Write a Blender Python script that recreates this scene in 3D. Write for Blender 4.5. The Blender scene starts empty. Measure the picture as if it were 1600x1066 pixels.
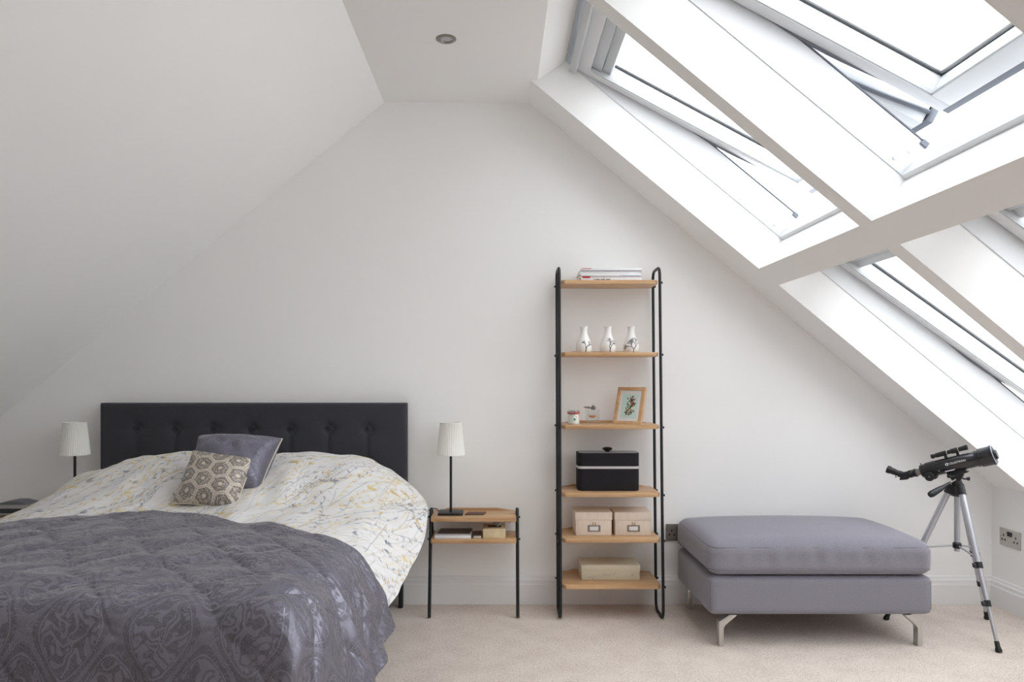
import bpy, bmesh, math, random
import numpy as np
from mathutils import Vector, Matrix

random.seed(7)
rng = np.random.default_rng(7)
C = bpy.context.scene.collection
PI = math.pi
sc = bpy.context.scene

# ------------------------------------------------------------------ camera, sky, exposure
EYE = 1.1475          # camera height
DIST = 3.75           # camera to end wall
FPX = 1143.75         # focal length in pixels of the 1600 wide frame
cam_d = bpy.data.cameras.new('camera')
cam = bpy.data.objects.new('camera', cam_d); C.objects.link(cam)
cam_d.sensor_fit = 'HORIZONTAL'; cam_d.sensor_width = 36
cam_d.lens = FPX / 1600 * 36
cam_d.shift_x = 22 / 1600; cam_d.shift_y = 60 / 1600
cam_d.clip_start = 0.05
cam.location = (0, -DIST, EYE); cam.rotation_euler = (PI / 2, 0, 0)
sc.camera = cam

world = bpy.data.worlds.new('overcast_sky'); sc.world = world
world.use_nodes = True
bg = world.node_tree.nodes['Background']
bg.inputs[0].default_value = (0.93, 0.965, 1.0, 1)
bg.inputs[1].default_value = 4.35

sc.view_settings.view_transform = 'Standard'
sc.view_settings.look = 'None'
sc.view_settings.gamma = 1
sc.view_settings.use_curve_mapping = False
sc.view_settings.exposure = 0.0
sc.cycles.max_bounces = 14
sc.cycles.diffuse_bounces = 10
sc.cycles.glossy_bounces = 4
sc.cycles.transmission_bounces = 8
sc.cycles.transparent_max_bounces = 12
sc.cycles.use_denoising = True
sc.cycles.sample_clamp_indirect = 6


# ------------------------------------------------------------------ materials
def srgb(c):
    return tuple((x / 255 / 12.92) if x / 255 <= 0.04045 else ((x / 255 + 0.055) / 1.055) ** 2.4 for x in c) + (1,)


def new_mat(name):
    m = bpy.data.materials.new(name); m.use_nodes = True
    nt = m.node_tree
    return m, nt, nt.nodes['Principled BSDF']


def mat(name, col, rough=0.5, metal=0.0, noise=0, nscale=50, bump=0, bscale=200, sheen=0, spec=0.5, stretch=None, coat=0):
    """plain procedural surface: colour varied by noise, bump by noise"""
    m, nt, p = new_mat(name)
    N = nt.nodes; L = nt.links
    base = srgb(col)
    p.inputs['Roughness'].default_value = rough
    p.inputs['Metallic'].default_value = metal
    p.inputs['Specular IOR Level'].default_value = spec
    p.inputs['Coat Weight'].default_value = coat
    if sheen:
        p.inputs['Sheen Weight'].default_value = sheen
        p.inputs['Sheen Roughness'].default_value = 0.4
    tc = N.new('ShaderNodeTexCoord'); mp = N.new('ShaderNodeMapping')
    L.new(tc.outputs['Object'], mp.inputs[0])
    if stretch: mp.inputs['Scale'].default_value = stretch
    nz = N.new('ShaderNodeTexNoise'); nz.inputs['Scale'].default_value = nscale; nz.inputs['Detail'].default_value = 4
    L.new(mp.outputs[0], nz.inputs[0])
    mr = N.new('ShaderNodeMapRange'); mr.inputs[1].default_value = 0.3; mr.inputs[2].default_value = 0.7
    mr.inputs[3].default_value = 1 - noise; mr.inputs[4].default_value = 1 + noise
    L.new(nz.outputs[0], mr.inputs[0])
    mx = N.new('ShaderNodeMix'); mx.data_type = 'RGBA'; mx.blend_type = 'MULTIPLY'; mx.inputs[0].default_value = 1
    mx.inputs[6].default_value = base
    L.new(mr.outputs[0], mx.inputs[7])
    L.new(mx.outputs[2], p.inputs['Base Color'])
    if bump:
        nb = N.new('ShaderNodeTexNoise'); nb.inputs['Scale'].default_value = bscale; nb.inputs['Detail'].default_value = 3
        L.new(mp.outputs[0], nb.inputs[0])
        bp = N.new('ShaderNodeBump'); bp.inputs['Strength'].default_value = bump; bp.inputs['Distance'].default_value = 0.002
        L.new(nb.outputs[0], bp.inputs['Height']); L.new(bp.outputs[0], p.inputs['Normal'])
    return m


def oak(name, c1=(214, 178, 136), c2=(186, 142, 100)):
    m, nt, p = new_mat(name); N = nt.nodes; L = nt.links
    tc = N.new('ShaderNodeTexCoord'); mp = N.new('ShaderNodeMapping'); mp.inputs['Scale'].default_value = (3, 45, 45)
    L.new(tc.outputs['Object'], mp.inputs[0])
    nz = N.new('ShaderNodeTexNoise'); nz.inputs['Scale'].default_value = 1.0; nz.inputs['Detail'].default_value = 6; nz.inputs['Distortion'].default_value = 0.6
    L.new(mp.outputs[0], nz.inputs[0])
    mp2 = N.new('ShaderNodeMapping'); mp2.inputs['Scale'].default_value = (1.5, 14, 1)
    L.new(tc.outputs['Object'], mp2.inputs[0])
    vo = N.new('ShaderNodeTexVoronoi'); vo.inputs['Scale'].default_value = 1.4
    L.new(mp2.outputs[0], vo.inputs[0])
    cr = N.new('ShaderNodeValToRGB'); cr.color_ramp.elements[0].position = 0.32; cr.color_ramp.elements[1].position = 0.68
    cr.color_ramp.elements[0].color = srgb(c2); cr.color_ramp.elements[1].color = srgb(c1)
    L.new(nz.outputs[0], cr.inputs[0])
    hs = N.new('ShaderNodeMapRange'); hs.inputs[3].default_value = 0.88; hs.inputs[4].default_value = 1.08
    L.new(vo.outputs['Color'], hs.inputs[0])
    mx = N.new('ShaderNodeMix'); mx.data_type = 'RGBA'; mx.blend_type = 'MULTIPLY'; mx.inputs[0].default_value = 1
    L.new(cr.outputs[0], mx.inputs[6]); L.new(hs.outputs[0], mx.inputs[7])
    L.new(mx.outputs[2], p.inputs['Base Color'])
    p.inputs['Roughness'].default_value = 0.38
    return m


def painted(name, rough=0.5, metal=0.0, sheen=0, bump=0, bscale=300, spec=0.5):
    """colour pattern held on the mesh as a colour attribute called 'pattern'"""
    m, nt, p = new_mat(name); N = nt.nodes; L = nt.links
    at = N.new('ShaderNodeVertexColor'); at.layer_name = 'pattern'
    L.new(at.outputs[0], p.inputs['Base Color'])
    p.inputs['Roughness'].default_value = rough; p.inputs['Metallic'].default_value = metal
    p.inputs['Specular IOR Level'].default_value = spec
    if sheen: p.inputs['Sheen Weight'].default_value = sheen
    if bump:
        tc = N.new('ShaderNodeTexCoord')
        nb = N.new('ShaderNodeTexNoise'); nb.inputs['Scale'].default_value = bscale
        L.new(tc.outputs['Object'], nb.inputs[0])
        bp = N.new('ShaderNodeBump'); bp.inputs['Strength'].default_value = bump; bp.inputs['Distance'].default_value = 0.002
        L.new(nb.outputs[0], bp.inputs['Height']); L.new(bp.outputs[0], p.inputs['Normal'])
    return m


def glass(name, tint=(1, 1, 1), refl=0.08):
    m, nt, p = new_mat(name); N = nt.nodes; L = nt.links
    nt.nodes.remove(p)
    out = [n for n in N if n.type == 'OUTPUT_MATERIAL'][0]
    tr = N.new('ShaderNodeBsdfTransparent'); tr.inputs[0].default_value = tint + (1,)
    gl = N.new('ShaderNodeBsdfGlossy'); gl.inputs['Roughness'].default_value = 0.02
    fr = N.new('ShaderNodeLayerWeight'); fr.inputs[0].default_value = 0.5
    pw_ = N.new('ShaderNodeMath'); pw_.operation = 'POWER'; pw_.inputs[1].default_value = 4
    ml = N.new('ShaderNodeMath'); ml.operation = 'MULTIPLY_ADD'; ml.inputs[1].default_value = refl * 4; ml.inputs[2].default_value = refl * .4
    L.new(fr.outputs['Facing'], pw_.inputs[0])
    mx = N.new('ShaderNodeMixShader')
    L.new(pw_.outputs[0], ml.inputs[0]); L.new(ml.outputs[0], mx.inputs[0])
    L.new(tr.outputs[0], mx.inputs[1]); L.new(gl.outputs[0], mx.inputs[2]); L.new(mx.outputs[0], out.inputs[0])
    return m


def carpet_mat():
    m, nt, p = new_mat('beige_carpet'); N = nt.nodes; L = nt.links
    tc = N.new('ShaderNodeTexCoord')
    n1 = N.new('ShaderNodeTexNoise'); n1.inputs['Scale'].default_value = 260; n1.inputs['Detail'].default_value = 3
    n2 = N.new('ShaderNodeTexNoise'); n2.inputs['Scale'].default_value = 9; n2.inputs['Detail'].default_value = 2
    n3 = N.new('ShaderNodeTexNoise'); n3.inputs['Scale'].default_value = 90; n3.inputs['Detail'].default_value = 2
    for n in (n1, n2, n3): L.new(tc.outputs['Object'], n.inputs[0])
    cr = N.new('ShaderNodeValToRGB')
    cr.color_ramp.elements[0].position = 0.28; cr.color_ramp.elements[0].color = srgb((176, 158, 146))
    cr.color_ramp.elements[1].position = 0.60; cr.color_ramp.elements[1].color = srgb((232, 221, 211))
    ad = N.new('ShaderNodeMath'); ad.operation = 'ADD'
    m3 = N.new('ShaderNodeMath'); m3.operation = 'MULTIPLY_ADD'; m3.inputs[1].default_value = 0.35; m3.inputs[2].default_value = -0.17
    m2 = N.new('ShaderNodeMath'); m2.operation = 'MULTIPLY_ADD'; m2.inputs[1].default_value = 0.2; m2.inputs[2].default_value = -0.1
    L.new(n3.outputs[0], m3.inputs[0]); L.new(n2.outputs[0], m2.inputs[0])
    a2 = N.new('ShaderNodeMath'); a2.operation = 'ADD'
    L.new(n1.outputs[0], ad.inputs[0]); L.new(m3.outputs[0], ad.inputs[1])
    L.new(ad.outputs[0], a2.inputs[0]); L.new(m2.outputs[0], a2.inputs[1])
    L.new(a2.outputs[0], cr.inputs[0]); L.new(cr.outputs[0], p.inputs['Base Color'])
    bp = N.new('ShaderNodeBump'); bp.inputs['Strength'].default_value = 0.7; bp.inputs['Distance'].default_value = 0.004
    L.new(a2.outputs[0], bp.inputs['Height']); L.new(bp.outputs[0], p.inputs['Normal'])
    p.inputs['Roughness'].default_value = 0.95; p.inputs['Sheen Weight'].default_value = 0.15
    p.inputs['Specular IOR Level'].default_value = 0.1
    return m


def satin_mat(name, base=(104, 102, 112), lit=(130, 128, 141), scale=1.0):
    """grey jacquard satin: ogee bands and curls that differ in gloss and thread colour"""
    m, nt, p = new_mat(name); N = nt.nodes; L = nt.links
    def node(t, **k):
        n = N.new(t)
        for a, b in k.items(): setattr(n, a, b)
        return n
    def math_(op, a, b=None, c=None):
        n = node('ShaderNodeMath', operation=op)
        for i, v in enumerate((a, b, c)):
            if v is None: continue
            if isinstance(v, (int, float)): n.inputs[i].default_value = v
            else: L.new(v, n.inputs[i])
        return n.outputs[0]
    uv = node('ShaderNodeUVMap'); uv.uv_map = 'UVMap'
    mp = node('ShaderNodeMapping'); mp.inputs['Scale'].default_value = (scale, scale, scale)
    L.new(uv.outputs[0], mp.inputs[0])
    # warp
    nz = node('ShaderNodeTexNoise'); nz.inputs['Scale'].default_value = 9; nz.inputs['Detail'].default_value = 1
    L.new(mp.outputs[0], nz.inputs[0])
    sx = node('ShaderNodeSeparateXYZ'); L.new(mp.outputs[0], sx.inputs[0])
    x, y = sx.outputs[0], sx.outputs[1]
    # ogee lattice, 0.26 m wide and 0.34 m long
    ax = math_('MULTIPLY', x, 2 * PI / 0.215); ay = math_('MULTIPLY', y, 2 * PI / 0.27)
    cx = math_('COSINE', ax); cy = math_('COSINE', ay)
    og = math_('ADD', cx, cy)
    og = math_('ADD', og, math_('MULTIPLY', math_('SUBTRACT', nz.outputs[0], 0.5), 0.5))
    band = math_('LESS_THAN', math_('ABSOLUTE', og), 0.16)
    band2 = math_('LESS_THAN', math_('ABSOLUTE', math_('SUBTRACT', math_('ABSOLUTE', og), 0.5)), 0.04)
    # scrolling curls: contour lines of warped noise, finer inside the medallions
    def contour(sc_, k, thr, dist, fill=False):
        q = node('ShaderNodeTexNoise'); q.inputs['Scale'].default_value = sc_; q.inputs['Detail'].default_value = 0.6; q.inputs['Distortion'].default_value = dist
        L.new(mp.outputs[0], q.inputs[0])
        if fill: return math_('GREATER_THAN', math_('SINE', math_('MULTIPLY', q.outputs[0], k)), thr)
        return math_('LESS_THAN', math_('ABSOLUTE', math_('SINE', math_('MULTIPLY', q.outputs[0], k))), thr)
    c1 = contour(20, 34, .15, 1.1, True); c2 = contour(34, 26, .36, 1.3)
    inner = math_('GREATER_THAN', math_('ABSOLUTE', og), 0.62)
    core = math_('GREATER_THAN', math_('ABSOLUTE', og), 1.45)
    a_ = math_('MULTIPLY', c1, inner)
    b_ = math_('MULTIPLY', c2, core)
    pat = math_('MINIMUM', math_('ADD', math_('ADD', band2, math_('MULTIPLY', band, 0.55)), math_('MAXIMUM', a_, math_('MULTIPLY', c2, 0.7))), 1.0)
    cr = node('ShaderNodeMix', data_type='RGBA'); cr.inputs[6].default_value = srgb(base); cr.inputs[7].default_value = srgb(lit)
    L.new(pat, cr.inputs[0]); L.new(cr.outputs[2], p.inputs['Base Color'])
    rg = math_('MULTIPLY_ADD', pat, -0.20, 0.52)
    L.new(rg, p.inputs['Roughness'])
    fine = node('ShaderNodeTexNoise'); fine.inputs['Scale'].default_value = 75; fine.inputs['Detail'].default_value = 5
    L.new(mp.outputs[0], fine.inputs[0])
    h = math_('ADD', math_('MULTIPLY', pat, 0.3), math_('MULTIPLY', fine.outputs[0], 1.1))
    bp = node('ShaderNodeBump'); bp.inputs['Strength'].default_value = 0.55; bp.inputs['Distance'].default_value = 0.003
    L.new(h, bp.inputs['Height']); L.new(bp.outputs[0], p.inputs['Normal'])
    p.inputs['Metallic'].default_value = 0.5
    p.inputs['Specular IOR Level'].default_value = 0.6
    p.inputs['Sheen Weight'].default_value = 0.3; p.inputs['Sheen Roughness'].default_value = 0.3
    return m


MT = dict(
    wall=mat('warm_white_paint', (245, 245, 244), 0.85, noise=0.006, nscale=3, bump=0.05, bscale=120, spec=0.2),
    trim=mat('white_gloss_paint', (236, 236, 236), 0.4, noise=0.004, nscale=6),
    carpet=carpet_mat(),
    winwhite=mat('white_lacquer', (222, 224, 226), 0.35, noise=0.004, nscale=8),
    wingrey=mat('pale_grey_plastic', (196, 200, 202), 0.4, noise=0.01, nscale=8),
    cladding=mat('grey_aluminium_cladding', (112, 116, 124), 0.45, metal=0.3, noise=0.02, nscale=10),
    gasket=mat('black_rubber', (22, 23, 25), 0.6, noise=0.05),
    tile=mat('slate_roofing', (95, 92, 92), 0.8, noise=0.25, nscale=7, bump=0.6, bscale=20),
    glass=glass('window_glass'),
    clearglass=glass('clear_glass', (0.97, 0.98, 0.98), 0.12),
    charcoal=mat('charcoal_weave', (64, 65, 70), 0.95, noise=0.22, nscale=420, bump=0.5, bscale=700, sheen=0.15, spec=0.15),
    button=mat('charcoal_button', (52, 53, 58), 0.9, noise=0.2, nscale=300, spec=0.2),
    blackmetal=mat('black_powder_coat', (26, 28, 33), 0.42, noise=0.04, nscale=30),
    oak=oak('oak'),
    palewood=oak('pale_oak', (222, 184, 140), (200, 156, 110)),
    white_sheet=mat('white_linen', (228, 227, 226), 0.9, noise=0.01, bump=0.2, bscale=300),
    basefab=mat('dark_bed_fabric', (60, 60, 64), 0.9, noise=0.1, nscale=200),
    duvet=painted('printed_cotton', 0.9, sheen=0.1, bump=0.12, bscale=500, spec=0.2),
    satin=satin_mat('grey_jacquard_satin'),
    satin2=satin_mat('grey_satin_cushion', (112, 110, 124), (124, 122, 136), 1.5),
    sequin=painted('sequinned_hexagons', 0.35, metal=0.35, bump=1.0, bscale=420, spec=0.8),
    cushback=mat('beige_piping', (216, 206, 188), 0.9, noise=0.05, nscale=200),
    shade=mat('pleated_white_fabric', (240, 239, 234), 0.9, noise=0.01, nscale=60, spec=0.1),
    greyfab=mat('grey_wool_fabric', (140, 138, 148), 0.95, noise=0.17, nscale=330, bump=0.35, bscale=520, sheen=0.25, spec=0.1),
    seam=mat('grey_seam', (128, 126, 134), 0.95, noise=0.1, nscale=300, spec=0.1),
    steel=mat('brushed_steel', (205, 204, 200), 0.32, metal=0.9, noise=0.04, nscale=80, stretch=(1, 1, 12)),
    socketsteel=mat('socket_steel', (190, 186, 180), 0.36, metal=0.75, noise=0.04, nscale=120),
    darksteel=mat('dark_nickel_socket', (120, 116, 112), 0.4, metal=0.7, noise=0.04, nscale=120),  # darker nickel than the socket on the right wall
    alu=mat('satin_aluminium', (196, 198, 204), 0.36, metal=0.7, noise=0.02, nscale=40),
    blackplastic=mat('black_plastic', (28, 28, 31), 0.42, noise=0.05, nscale=60),
    blackgloss=mat('black_enamel', (24, 25, 30), 0.22, noise=0.02, nscale=20, coat=0.4),
    lens=mat('pale_cap', (150, 158, 168), 0.4, noise=0.02),
    letter=mat('white_print', (232, 232, 232), 0.6),
    paper=mat('white_paper', (235, 235, 238), 0.7, noise=0.03, nscale=200, stretch=(1, 1, 30)),
    paper2=mat('cream_paper', (214, 208, 198), 0.7, noise=0.05, nscale=200, stretch=(1, 1, 30)),
    red=mat('red_print', (196, 50, 66), 0.5), blue=mat('pale_blue_print', (120, 164, 196), 0.5),
    green=mat('green_print', (40, 150, 118), 0.5), ink=mat('dark_print', (50, 50, 56), 0.6),
    ceramic=painted('glazed_white_ceramic', 0.18, spec=0.5),
    blackbox=mat('black_fabric_case', (38, 36, 40), 0.85, noise=0.12, nscale=400, bump=0.3, bscale=600, spec=0.2),
    silver=mat('silver_band', (214, 212, 214), 0.35, metal=0.5),
    greytop=mat('grey_tray_top', (150, 150, 156), 0.5),
    linenbox=mat('striped_cream_paper_box', (236, 221, 206), 0.85, noise=0.07, nscale=60, stretch=(6, 6, 0.3)),
    labelmetal=mat('pewter_label_holder', (150, 142, 136), 0.4, metal=0.6),
    brass=mat('antique_brass', (176, 146, 104), 0.35, metal=0.7),
    creambox=mat('pale_cream_card', (222, 214, 190), 0.75, noise=0.015, nscale=20),
    brownleather=mat('brown_woven_leather', (98, 70, 58), 0.6, noise=0.3, nscale=220),
    darkcover=mat('dark_brown_cover', (104, 92, 86), 0.55, noise=0.1, nscale=30),
    tissuebox=mat('cream_tissue_box', (226, 208, 170), 0.7, noise=0.1, nscale=40),
    tissue=mat('white_tissue', (225, 225, 230), 0.9),
    wax=mat('amber_liquid', (226, 150, 90), 0.3),
    jarfill=mat('cream_jar_content', (222, 224, 216), 0.4, noise=0.02),
    pewter=mat('polished_pewter', (150, 150, 152), 0.25, metal=0.9, noise=0.1),
    mount=mat('ivory_mount', (226, 224, 222), 0.8),
    picture=painted('floral_print', 0.6),
    silverplastic=mat('silver_plastic', (168, 166, 164), 0.4, metal=0.4, noise=0.02),
    display=mat('dark_blue_display', (18, 22, 34), 0.15, spec=0.6),
    chrome=mat('brushed_nickel', (150, 142, 136), 0.3, metal=0.85, noise=0.03),
    reflector=mat('frosted_lamp_glass', (190, 192, 194), 0.25, noise=0.15, nscale=180),
    brick=mat('red_brick', (140, 92, 82), 0.9, noise=0.25, nscale=14),
)

# ------------------------------------------------------------------ mesh helpers
ORG = {}


def obj(name, bm, material, parent=None, loc=None, smooth=35, kind=None, label=None, cat=None, group=None):
    """link a bmesh given in world coordinates as one mesh object"""
    me = bpy.data.meshes.new(name)
    if isinstance(bm, bmesh.types.BMesh):
        bm.normal_update(); bm.to_mesh(me); bm.free()
    else:
        me = bm; me.name = name
    o = bpy.data.objects.new(name, me); C.objects.link(o)
    if parent is not None:
        org = ORG[parent]; o.parent = parent
    else:
        org = Vector(loc) if loc is not None else Vector((0, 0, 0)); o.location = org
    ORG[o] = org
    me.transform(Matrix.Translation(-org))
    if material is not None: me.materials.append(MT[material] if isinstance(material, str) else material)
    if smooth:
        me.shade_smooth()
        if smooth < 180: me.set_sharp_from_angle(angle=math.radians(smooth))
    tagit(o, label, cat, group, kind)
    return o


def tagit(o, label=None, cat=None, group=None, kind=None):
    if label: o['label'] = label
    if cat: o['category'] = cat
    if group: o['group'] = group
    if kind: o['kind'] = kind


def thing(name, label, cat, loc, group=None, kind=None):
    o = bpy.data.objects.new(name, None); C.objects.link(o)
    o.empty_display_size = 0.05
    o.location = loc; ORG[o] = Vector(loc)
    tagit(o, label, cat, group, kind)
    return o


def copy_thing(root, delta, label):
    def cp(o, parent):
        c = o.copy(); C.objects.link(c)
        ORG[c] = ORG[o] + Vector(delta)
        if parent: c.parent = parent
        for ch in [x for x in bpy.data.objects if x.parent == o and x != c]:
            cp(ch, c)
        return c
    r = cp(root, None)
    r.location = Vector(root.location) + Vector(delta)
    r['label'] = label
    return r


def B():
    return bmesh.new()


def box(bm, lo, hi, bev=0, seg=2, mtx=None, faces_only=None):
    t = bmesh.new()
    bmesh.ops.create_cube(t, size=1)
    s = [hi[i] - lo[i] for i in range(3)]; c = [(hi[i] + lo[i]) / 2 for i in range(3)]
    for v in t.verts:
        v.co = Vector((v.co.x * s[0] + c[0], v.co.y * s[1] + c[1], v.co.z * s[2] + c[2]))
    if bev:
        bmesh.ops.bevel(t, geom=list(t.edges), offset=bev, segments=seg, profile=0.5, affect='EDGES', clamp_overlap=True)
    merge(bm, t, mtx)


def merge(bm, t, mtx=None):
    me = bpy.data.meshes.new('tmp'); t.to_mesh(me); t.free()
    if mtx is not None: me.transform(mtx)
    bm.from_mesh(me); bpy.data.meshes.remove(me)


def prism(bm, pts, y0, y1, axis='Y', bev=0):
    """extrude polygon pts; axis Y: pts are (x,z); axis X: (y,z); axis Z: (x,y)"""
    t = bmesh.new()
    def P(p, h):
        return {'Y': (p[0], h, p[1]), 'X': (h, p[0], p[1]), 'Z': (p[0], p[1], h)}[axis]
    a = [t.verts.new(P(p, y0)) for p in pts]; b = [t.verts.new(P(p, y1)) for p in pts]
    n = len(pts)
    t.faces.new(a); t.faces.new(list(reversed(b)))
    for i in range(n):
        t.faces.new((a[i], b[i], b[(i + 1) % n], a[(i + 1) % n]))
    bmesh.ops.recalc_face_normals(t, faces=t.faces)
    if bev:
        bmesh.ops.bevel(t, geom=list(t.edges), offset=bev, segments=2, profile=0.5, affect='EDGES', clamp_overlap=True)
    merge(bm, t)


def tube(bm, pts, r, seg=12, cap=True, radii=None, flat=None):
    pts = [Vector(p) for p in pts]
    n = len(pts); rings = []
    up = None
    for i, p in enumerate(pts):
        d = (pts[min(i + 1, n - 1)] - pts[max(i - 1, 0)]).normalized()
        if up is None:
            up = Vector((0, 0, 1)) if abs(d.z) < 0.9 else Vector((0, 1, 0))
            a = d.cross(up).normalized()
        a = (a - d * a.dot(d)).normalized()
        b = d.cross(a).normalized()
        rr = radii[i] if radii else r
        rings.append([bm.verts.new(p + a * (math.cos(2 * PI * k / seg) * rr) + b * (math.sin(2 * PI * k / seg) * rr)) for k in range(seg)])
    for i in range(n - 1):
        for k in range(seg):
            bm.faces.new((rings[i][k], rings[i][(k + 1) % seg], rings[i + 1][(k + 1) % seg], rings[i + 1][k]))
    if cap:
        bm.faces.new(list(reversed(rings[0]))); bm.faces.new(rings[-1])


def closed_tube(bm, pts, r, seg=8):
    pts = [Vector(p) for p in pts]; n = len(pts); rings = []; a = None
    for i, p in enumerate(pts):
        d = (pts[(i + 1) % n] - pts[i - 1]).normalized()
        if a is None:
            up = Vector((0, 0, 1)) if abs(d.z) < 0.9 else Vector((0, 1, 0)); a = d.cross(up).normalized()
        a = (a - d * a.dot(d)).normalized(); b = d.cross(a).normalized()
        rings.append([bm.verts.new(p + a * (math.cos(2 * PI * k / seg) * r) + b * (math.sin(2 * PI * k / seg) * r)) for k in range(seg)])
    for i in range(n):
        j = (i + 1) % n
        for k in range(seg):
            bm.faces.new((rings[i][k], rings[i][(k + 1) % seg], rings[j][(k + 1) % seg], rings[j][k]))


def fillet(pts, rad, seg=6, closed=False):
    """round the corners of a polyline"""
    pts = [Vector(p) for p in pts]; out = []; n = len(pts)
    for i, p in enumerate(pts):
        if not closed and i in (0, n - 1):
            out.append(p); continue
        a = pts[i - 1]; b = pts[(i + 1) % n]
        da = (a - p); db = (b - p)
        r = min(rad, da.length * 0.49, db.length * 0.49)
        p0 = p + da.normalized() * r; p1 = p + db.normalized() * r
        for k in range(seg + 1):
            t = k / seg
            out.append(p0 * (1 - t) ** 2 + p * 2 * t * (1 - t) + p1 * t ** 2)
    return out


def frame_of(axis):
    z = Vector(axis).normalized()
    x = Vector((0, 0, 1)).cross(z)
    x = x.normalized() if x.length > 1e-4 else Vector((1, 0, 0))
    y = z.cross(x)
    return Matrix((x, y, z)).transposed().to_4x4()


def lathe(bm, prof, org=(0, 0, 0), axis=(0, 0, 1), seg=32, rmod=None, cap=True):
    """prof: (s along axis, radius)"""
    F = Matrix.Translation(Vector(org)) @ frame_of(axis)
    rings = []
    for s, r in prof:
        rings.append([bm.verts.new(F @ Vector((math.cos(2 * PI * k / seg) * (r if not rmod else r * rmod(k / seg, s)),
                                               math.sin(2 * PI * k / seg) * (r if not rmod else r * rmod(k / seg, s)), s))) for k in range(seg)])
    for i in range(len(rings) - 1):
        for k in range(seg):
            bm.faces.new((rings[i][k], rings[i][(k + 1) % seg], rings[i + 1][(k + 1) % seg], rings[i + 1][k]))
    if cap:
        if prof[0][1] > 1e-4: bm.faces.new(list(reversed(rings[0])))
        if prof[-1][1] > 1e-4: bm.faces.new(rings[-1])


def grid_mesh(name, P, UV=None, col=None, closed_u=False):
    """P: (rows, cols, 3) array of points"""
    h, w, _ = P.shape
    me = bpy.data.meshes.new(name)
    idx = np.arange(h * w).reshape(h, w)
    if closed_u:
        a = idx[:-1, :]; b = np.roll(idx, -1, 1)[:-1, :]; c_ = np.roll(idx, -1, 1)[1:, :]; d = idx[1:, :]
    else:
        a = idx[:-1, :-1]; b = idx[:-1, 1:]; c_ = idx[1:, 1:]; d = idx[1:, :-1]
    F = np.stack([a.ravel(), b.ravel(), c_.ravel(), d.ravel()], 1)
    me.vertices.add(h * w); me.vertices.foreach_set('co', P.reshape(-1).astype(np.float32))
    me.loops.add(F.size); me.loops.foreach_set('vertex_index', F.ravel().astype(np.int32))
    me.polygons.add(len(F)); me.polygons.foreach_set('loop_start', np.arange(0, F.size, 4, dtype=np.int32))
    me.update(calc_edges=True)
    if UV is not None:
        ul = me.uv_layers.new(name='UVMap')
        ul.data.foreach_set('uv', UV.reshape(-1, 2)[F.ravel()].ravel().astype(np.float32))
    if col is not None:
        ca = me.color_attributes.new('pattern', 'FLOAT_COLOR', 'POINT')
        rgba = np.ones((h * w, 4), np.float32); rgba[:, :3] = col.reshape(-1, 3)
        ca.data.foreach_set('color', rgba.ravel())
    me.validate()
    return me


def lin(c):
    c = np.array(c, float) / 255
    return np.where(c <= 0.04045, c / 12.92, ((c + 0.055) / 1.055) ** 2.4)


class Canvas:
    def __init__(s, h, w, px, base):
        s.h, s.w, s.px = h, w, px          # px: metres per cell
        s.a = np.empty((h, w, 3)); s.a[:] = lin(base)
    def dab(s, x, y, r, col, al=1.0, ex=1.0, ang=0.0):
        """x, y in metres; soft ellipse of radius r, stretched ex along ang"""
        R = r * ex
        i0, i1 = max(0, int((y - R) / s.px) - 1), min(s.h, int((y + R) / s.px) + 3)
        j0, j1 = max(0, int((x - R) / s.px) - 1), min(s.w, int((x + R) / s.px) + 3)
        if i0 >= i1 or j0 >= j1: return
        yy, xx = np.mgrid[i0:i1, j0:j1] * s.px
        dx, dy = xx - x, yy - y
        u = (dx * math.cos(ang) + dy * math.sin(ang)) / ex; v = -dx * math.sin(ang) + dy * math.cos(ang)
        d = np.hypot(u, v)
        k = np.clip((r - d) / s.px + 0.5, 0, 1) * min(1, 2 * r / s.px) * al
        s.a[i0:i1, j0:j1] = s.a[i0:i1, j0:j1] * (1 - k[..., None]) + lin(col) * k[..., None]
    def stroke(s, pts, r, col, al=1.0):
        for a, b in zip(pts[:-1], pts[1:]):
            n = max(1, int(math.hypot(b[0] - a[0], b[1] - a[1]) / (s.px * 0.9)))
            for k in range(n):
                t = k / n
                s.dab(a[0] + (b[0] - a[0]) * t, a[1] + (b[1] - a[1]) * t, r, col, al)


def catmull(tab, n):
    """interpolate a (k, ...) control array to n samples"""
    tab = np.asarray(tab, float); k = len(tab)
    t = np.linspace(0, k - 1, n); i = np.clip(t.astype(int), 0, k - 2); f = (t - i).reshape((-1,) + (1,) * (tab.ndim - 1))
    ext = np.concatenate([[2 * tab[0] - tab[1]], tab, [2 * tab[-1] - tab[-2]]])
    p0, p1, p2, p3 = ext[i], ext[i + 1], ext[i + 2], ext[i + 3]
    return 0.5 * (2 * p1 + (p2 - p0) * f + (2 * p0 - 5 * p1 + 4 * p2 - p3) * f ** 2 + (3 * p1 - p0 - 3 * p2 + p3) * f ** 3)


def resample_len(tab, n, axis_pts):
    pass


def smooth_noise(h, w, ny, nx, seed):
    r = np.random.default_rng(seed).standard_normal((ny + 3, nx + 3))
    a = catmull(r, h); return catmull(a.T, w).T


def grid_normals(P):
    du = np.gradient(P, axis=1); dv = np.gradient(P, axis=0)
    n = np.cross(du, dv); n /= (np.linalg.norm(n, axis=2, keepdims=True) + 1e-9)
    return n


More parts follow.
